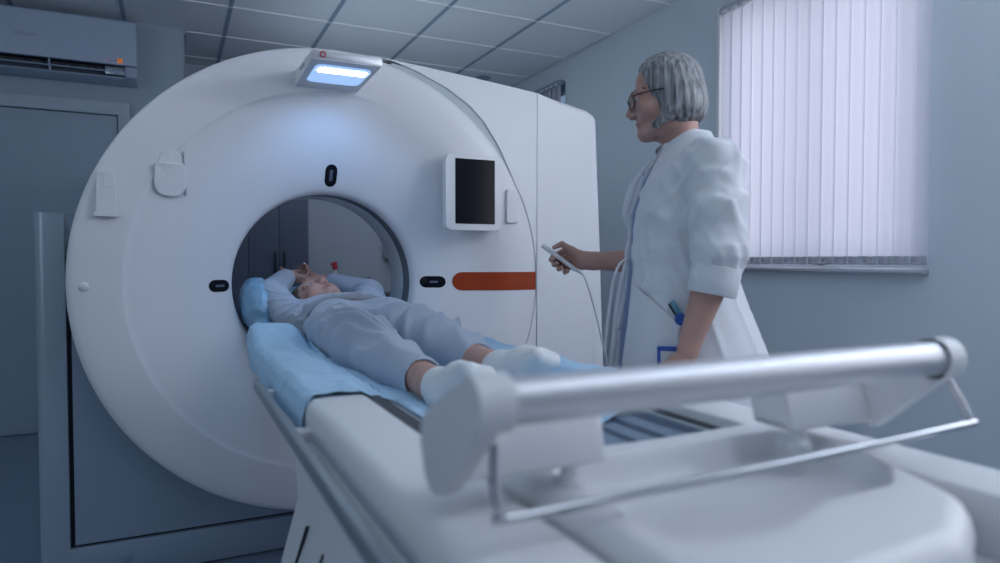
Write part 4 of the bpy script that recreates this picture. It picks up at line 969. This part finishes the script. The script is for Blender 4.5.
def dsp(P):
    q = (P - hf2.o) @ hf2.R.T; a = np.arctan2(q[:, 0], q[:, 1] + .03); fall = np.clip((.10 - q[:, 2]) / .05, 0, 1)
    r = .0028 * ridge(a * 13 + .9 * np.sin(q[:, 2] * 12 + a * 2)) + .0014 * ridge(a * 31 + 1.0 * np.sin(q[:, 2] * 14))
    top = .0010 * ridge(q[:, 0] * 90 + 1.0 * np.sin(q[:, 1] * 22)); return r * fall + top * (1 - fall) - .002
V, Q = H.mesh(.0032, dsp, 1); mesh_obj('hair', V, Q, M['hair_d'], dr_)
# blue scrubs and pale trousers
Sx = Field(); Sx.add(*torso([(.76,) + COAT[2][1:]] + COAT[3:-2], -.013), k=.02); pass
V, Q = Sx.mesh(.006, lambda P: .003 * ridge(60 * ((P - DO) @ sd) + 2 * np.sin(9 * P[:, 2])) ** 2 - .001); mesh_obj('scrub_top', V, Q, M['scrub'], dr_)
T_ = Field()
for s in (-1, 1):
    c = sd * .085 * s; T_.rc(DO + c + DZ * .80, DO + c + DZ * .45, .100, .080, .03); T_.rc(DO + c + DZ * .45, DO + c + DZ * .10, .080, .066, .02)
T_.add(lambda P: .07 - P[..., 2], (-9,) * 3, (9,) * 3, .01, 'i')
V, Q = T_.mesh(.008, lambda P: .003 * ridge(40 * P[:, 2] + 30 * ((P - DO) @ fd)) ** 3); mesh_obj('trousers', V, Q, M['trou'], dr_)
for s in (-1, 1):
    c = sd * .085 * s; K = Field(); K.rc(DO + c - fd * .045 + DZ * .045, DO + c + fd * .135 + DZ * .035, .043, .038, .02); K.rc(DO + c + DZ * .05, DO + c + DZ * .075, .044, .042, .02)
    K.add(lambda P: .004 - P[..., 2], (-9,) * 3, (9,) * 3, .004, 'i'); V, Q = K.mesh(.005); mesh_obj('shoe', V, Q, M['white'], dr_)
# white coat: open in front, three-quarter sleeves, gathered waistband
CO = Field(); CO.add(*torso(COAT), k=.02)
CO.rc(L(.012, 0, 1.375), L(.000, 0, 1.415), .070, .064, .03)
CO.rc(NS, FS, .062, .062, .05); CO.rc(L(.030, -.035, 1.392), L(.076, -.135, 1.352), .050, .050, .03)
NC = L(.077, -.255, 1.030)
CO.chain([NS + LV(.006, -.006, -.005), L(.084, -.222, 1.21), NE_ + LV(.006, 0, .01), NC], (.064, .064, .060, .054), .025)
CO.chain([FS, FE + LV(.005, 0, .02), L(-.115, .212, 1.083)], (.066, .060, .052), .025)
CO.rc(NC + LV(-.012, -.003, -.05), NC + LV(.002, .001, .008), .050, .048, .004, 's')
ncd = unit(NC - NE_); CO.add(lambda P: (P - NC - ncd * .004) @ ncd, (-9,) * 3, (9,) * 3, .004, 's') if False else None
def lower(P):        # sleeve hem: nothing of the near sleeve hangs below the cuff
    return None
# the open front: a slot cut back to the scrubs, wider towards the hem
def slot(P):
    q = P - DO; a = q @ fd; s = q @ sd; z = P[..., 2]
    hw = np.interp(z, [.46, .8, 1.0, 1.12, 1.3, 1.40, 1.46], [.070, .062, .050, .042, .036, .012, .010]); c = np.interp(z, [.46, 1.1, 1.4], [.030, .024, .010])
    return np.maximum(np.abs(s - c) - hw, .03 - a)
CO.add(slot, DO + np.array((-.5, -.5, .3)), DO + np.array((.5, .5, 1.6)), .006, 's')
CO.rc(L(.012, 0, 1.38), L(-.03, 0, 1.56), .058, .066, .006, 's')
def cloth_folds(P):
    q = P - DO; a = q @ fd; s = q @ sd; z = P[:, 2]; th = np.arctan2(s, a); d = np.zeros(len(P))
    band = gauss(z, 1.105, .022); d += .006 * np.clip(band * 1.6, 0, 1)
    d += .0055 * ridge(th * 13 + 1.3 * np.sin(z * 14)) ** 2 * gauss(z, 1.105, .10)
    d += .007 * ridge(th * 6 + .9 * np.sin(z * 9 + 1)) ** 3 * np.clip((1.06 - z) / .12, 0, 1)
    d += .008 * ridge(26 * (z + .8 * s) + 2 * np.sin(14 * a)) ** 3 * gauss(z, 1.26, .08)
    u = q @ DU; w = q @ DW
    arm = ((w < -.14) & (z > 1.0)).astype(float)
    d += arm * (.007 * fold(20 * (z - .9 * u) + 1.6 * np.sin(30 * w + 20 * u)) ** 3 + .004 * fold(34 * (z + .6 * u) + 2 * np.sin(25 * u)) ** 2)
    return d - .003
V, Q = CO.mesh(.0048, cloth_folds, 2); ct = mesh_obj('coat', V, Q, M['coat'], dr_)
# cuff, collar, placket, tie strap, buttons, pocket
def on_coat(p, dirv, off=.002):
    p = np.array(p, float); dirv = unit(dirv)
    for _ in range(60):
        d = float(CO.ev(p[None])[0]) - off
        if abs(d) < 4e-4: break
        p = p + dirv * d * .9
    return p
cu = NB()
def ringpts(c, ax, r, n=40):
    ax = unit(ax); e1 = unit(np.cross(ax, (0.3, 0.2, .9))); e2 = np.cross(ax, e1); return [c + (e1 * math.cos(t) + e2 * math.sin(t)) * r for t in np.linspace(0, 2 * PI, n, endpoint=False)]
def sleeve_ring(bm, stations):
    t = bmesh.new(); rows = [[t.verts.new(p) for p in ringpts(c, a_, r)] for c, a_, r in stations]; n = len(rows[0])
    for r0, r1 in zip(rows, rows[1:]):
        for k in range(n): t.faces.new((r0[k], r0[(k + 1) % n], r1[(k + 1) % n], r1[k]))
    merge(bm, t)
axn = LV(-.18, -.06, -1); c0 = L(.0785, -.2555, 1.040)
sleeve_ring(cu, [(c0 - unit(axn) * .030, axn, .0560), (c0 - unit(axn) * .028, axn, .0600), (c0, axn, .0600), (c0 + unit(axn) * .038, axn, .0590), (c0 + unit(axn) * .040, axn, .0570), (c0 + unit(axn) * .038, axn, .0545), (c0 - unit(axn) * .01, axn, .050)])
obj('sleeve_cuff', cu, M['coat'], ct, 60)
b = NB()
def collar_pt(u, v):
    t = -2.62 + 5.24 * u; r = .0790 + .004 * math.sin(PI * u) - .002 * v; zc = 1.398 + .030 * v - .030 * (math.cos(t * .5) < .4) * 0
    lean = .055 * (1 - math.cos(t)) / 2
    ang = t + PI
    c = L(.008 - .01 * v, 0, 0); p = c + (fd * math.cos(ang) + sd * math.sin(ang)) * r * np.array((1, 1, 1)); drop = .050 * max(0, -math.cos(t)) ** 1.3
    return Vector((p[0], p[1], zc - drop + .012))
grid(b, 48, 5, collar_pt, thick=.0025); obj('collar', b, M['coat'], ct, 60)
b = NB()
for k, z in enumerate((1.335, 1.235, 1.02, .975, .90, .83)):
    pz = DO + sd * (.050 if z > 1.1 else .085 + (1.1 - z) * .09) + fd * .35 + DZ * z; p = on_coat(pz, fd, .0005) if False else on_coat(pz, -fd, .0006)
    t = NB(); lathe(t, [(0, .002), (.0055, .002), (.0062, .0005), (.0062, -.002)], lambda r, a_, d: Vector(p + sd * r * math.cos(a_) + DZ * r * math.sin(a_) + fd * d), 14); bmesh.ops.remove_doubles(t, verts=t.verts, dist=1e-6)
    obj('button', t, M['weight'], ct)
b.free()
# far front edge of the open coat, folding outwards, with a narrow lapel at the chest
def coat_edge(z0, z1, wid, nm):
    def f(u, v):
        z = z0 + (z1 - z0) * u; hw = np.interp(z, [.46, .8, 1.0, 1.12, 1.3, 1.40], [.070, .062, .050, .042, .036, .012]); c = np.interp(z, [.46, 1.1, 1.4], [.030, .024, .010])
        p = on_coat(DO + sd * (c + hw + .012) + fd * .40 + DZ * z, -fd, -.002); w_ = wid * (math.sin(PI * min(1, max(0, u * 1.15))) ** .5) * (1 + .12 * math.sin(21 * z))
        return Vector(p + fd * w_ * v + sd * (-.012 * v + .020 * v * v))
    b = NB(); grid(b, 40, 5, f, thick=.003); obj(nm, b, M['coat'], ct, 60)
coat_edge(1.375, 1.15, .022, 'lapel'); coat_edge(1.09, .50, .016, 'front_edge')
st = [DO + fd * (.164) + sd * (-.022) + DZ * 1.09, DO + fd * .182 + sd * (-.018) + DZ * 1.075, DO + fd * .196 + sd * (-.004) + DZ * 1.03, DO + fd * .206 + sd * .004 + DZ * .95, DO + fd * .216 + sd * .004 + DZ * .86, DO + fd * .220 + sd * .002 + DZ * .83]
b = NB(); sp_ = smooth_path(st, 8)
t = bmesh.new(); rows = []
for p in sp_:
    p = np.array(p); rows.append([t.verts.new(p + sd * .012 * x + fd * y) for x, y in ((-1, 0), (1, 0), (1, .0025), (-1, .0025))])
for r0, r1 in zip(rows, rows[1:]):
    for k in range(4): t.faces.new((r0[k], r0[(k + 1) % 4], r1[(k + 1) % 4], r1[k]))
t.faces.new(rows[0][::-1]); t.faces.new(rows[-1]); merge(b, t); obj('tie_strap', b, M['coat'], ct, 40, 'narrow white tie strap hanging from the waist')
def patch(name, quad, m, parent, off=.003, n=(14, 14), thick=.002, dirv=None, label=None):
    """a flat piece of cloth laid on the coat; quad = four (u, z) corners in the doctor's own plane, seen from the near side"""
    dirv = LV(0, 1, 0) if dirv is None else dirv; a, b_, c, d = [np.array(q) for q in quad]
    def f(u, v):
        q = (a * (1 - u) + b_ * u) * (1 - v) + (d * (1 - u) + c * u) * v
        return Vector(on_coat(L(q[0], -.40, q[1]), dirv, off))
    bm = NB(); grid(bm, n[0], n[1], f, thick=thick); return obj(name, bm, m, parent, 60, label)
patch('pocket', [(-.155, .80), (.015, .80), (-.005, .925), (-.125, 1.02)], M['coat'], ct)
patch('pocket_hem', [(-.006, .921), (-.005, .907), (-.130, 1.004), (-.126, 1.020)], M['coat'], ct, .0045, (16, 3))
# glasses
gl = NB()
def lens_ring(s, n=36, r=1.0, y=.100):
    out = []
    for k in range(n):
        a = 2 * PI * k / n; c, s_ = math.cos(a), math.sin(a); e = .45
        x = .0245 * math.copysign(abs(c) ** e, c) * r; z = .0175 * math.copysign(abs(s_) ** e, s_) * r
        out.append(hf2(s * (.0315) + x, y - .006 * abs((s * .0315 + x) / .05) ** 2, -.003 + z))
    return out
for s in (-1, 1):
    p = lens_ring(s); tube(gl, p + [p[0], p[1]], .0018, 8)
    tube(gl, [hf2(s * .056, .094, .008), hf2(s * .066, .085, .009), hf2(s * .077, .03, .008), hf2(s * .080, -.02, .004)], .0019, 8)
tube(gl, smooth_path([hf2(-.0075, .1, .004), hf2(0, .103, .006), hf2(.0075, .1, .004)], 5), .0018, 8)
g_ = obj('glasses', gl, M['black'], dr_, 60, 'dark-framed glasses')
for s in (-1, 1):
    t = bmesh.new(); rim = lens_ring(s, r=.97); vs = [t.verts.new(p) for p in rim]; c = t.verts.new(hf2(s * .0315, .0995, -.003))
    for k in range(len(vs)): t.faces.new((vs[k], vs[(k + 1) % len(vs)], c))
    b = NB(); merge(b, t); obj('lens', b, M['glass'], g_)
# hand-held remote with its cable
rc = thing('remote_control', tuple(RB), 'slim white hand-held remote on a cable held out by the doctor', 'remote control')
mx = Matrix(((*rdir, 0), (*rside, 0), (*rup, 0), (0, 0, 0, 1))).transposed(); mx = Matrix(((rdir[0], rside[0], rup[0], (RA[0] + RB[0]) / 2), (rdir[1], rside[1], rup[1], (RA[1] + RB[1]) / 2), (rdir[2], rside[2], rup[2], (RA[2] + RB[2]) / 2), (0, 0, 0, 1)))
ln = float(np.linalg.norm(RB - RA)) / 2
b = NB(); box(b, (-ln, -.016, -.0065), (ln, .016, .0065), .005, 3, mtx=mx); rb = obj('housing', b, M['white'], rc)
for k in range(3):
    b = NB(); box(b, (-ln + .018 + k * .02, -.008, .006), (-ln + .030 + k * .02, .008, .0076), .001, mtx=mx); obj('button', b, M['steelblue'], rb)
e_ = RB; 
cab = smooth_path([e_, e_ + rdir * .012, L(-.300, .190, 1.025), L(-.270, .190, .93), L(-.243, .185, .82), L(-.226, .175, .76), L(-.220, .15, .70)], 8)
b = NB(); tube(b, cab, .0028, 8); tube(b, [RB - rdir * .004, RB + rdir * .018], [.0055, .0038], 10); obj('cable', b, M['white'], rc, 60, 'thin white cable')
# badge with its reel clipped to the pocket
bd = thing('id_badge', tuple(L(-.03, -.26, .82)), 'blue-framed badge hanging from a blue reel clipped to the coat pocket', 'badge')
M['blue'] = mat('blue_plastic', (0.02, 0.09, 0.42), .35); M['card'] = mat('badge_card', (0.66, 0.69, 0.74), .3); M['teal'] = mat('teal_clip', (0.10, 0.30, 0.38), .35)
def place(u, z, off): return on_coat(L(u, -.42, z), LV(0, 1, 0), off)
r0 = place(.000, .935, .012)
b = NB(); lathe(b, [(0, .007), (.0125, .007), (.0155, .004), (.0155, -.004), (.0, -.005)], lambda r, a_, d: Vector(r0 + DU * r * math.cos(a_) + DZ * r * math.sin(a_) - DW * d), 28); bmesh.ops.remove_doubles(b, verts=b.verts, dist=1e-6); obj('reel', b, M['blue'], bd)
b = NB(); q0 = place(-.012, .962, .010)
mt = Matrix(((DU[0], DW[0], 0, q0[0]), (DU[1], DW[1], 0, q0[1]), (0, 0, 1, q0[2]), (0, 0, 0, 1))) @ Matrix.Rotation(math.radians(-32), 4, 'Y')
box(b, (-.007, -.006, -.022), (.007, .004, .022), .002, mtx=mt); obj('clip', b, M['teal'], bd)
b = NB(); box(b, (-.0125, -.007, -.024), (-.0075, .003, .020), .0015, mtx=mt); obj('clip_edge', b, M['black'], bd)
r1 = place(-.008, .885, .010); b = NB(); tube(b, [r0 + LV(0, -.001, -.012), r0 * .5 + r1 * .5 + LV(-.002, 0, 0), r1 + LV(-.004, 0, 0)], .0022, 6); obj('strap', b, M['card'], bd)
c0 = place(-.016, .815, .010); mt = Matrix(((DU[0], DW[0], 0, c0[0]), (DU[1], DW[1], 0, c0[1]), (0, 0, 1, c0[2]), (0, 0, 0, 1)))
b = NB()
for lo, hi in (((-.042, -.002, .040), (.042, .002, .052)), ((-.040, -.002, -.052), (.040, .002, -.046)), ((-.042, -.002, -.05), (-.033, .002, .05)), ((.034, -.002, -.05), (.040, .002, .05))): box(b, lo, hi, .001, mtx=mt)
obj('badge_frame', b, M['blue'], bd)
b = NB(); box(b, (-.035, -.001, -.047), (.035, .0012, .043), mtx=mt); obj('badge_card', b, M['card'], bd)
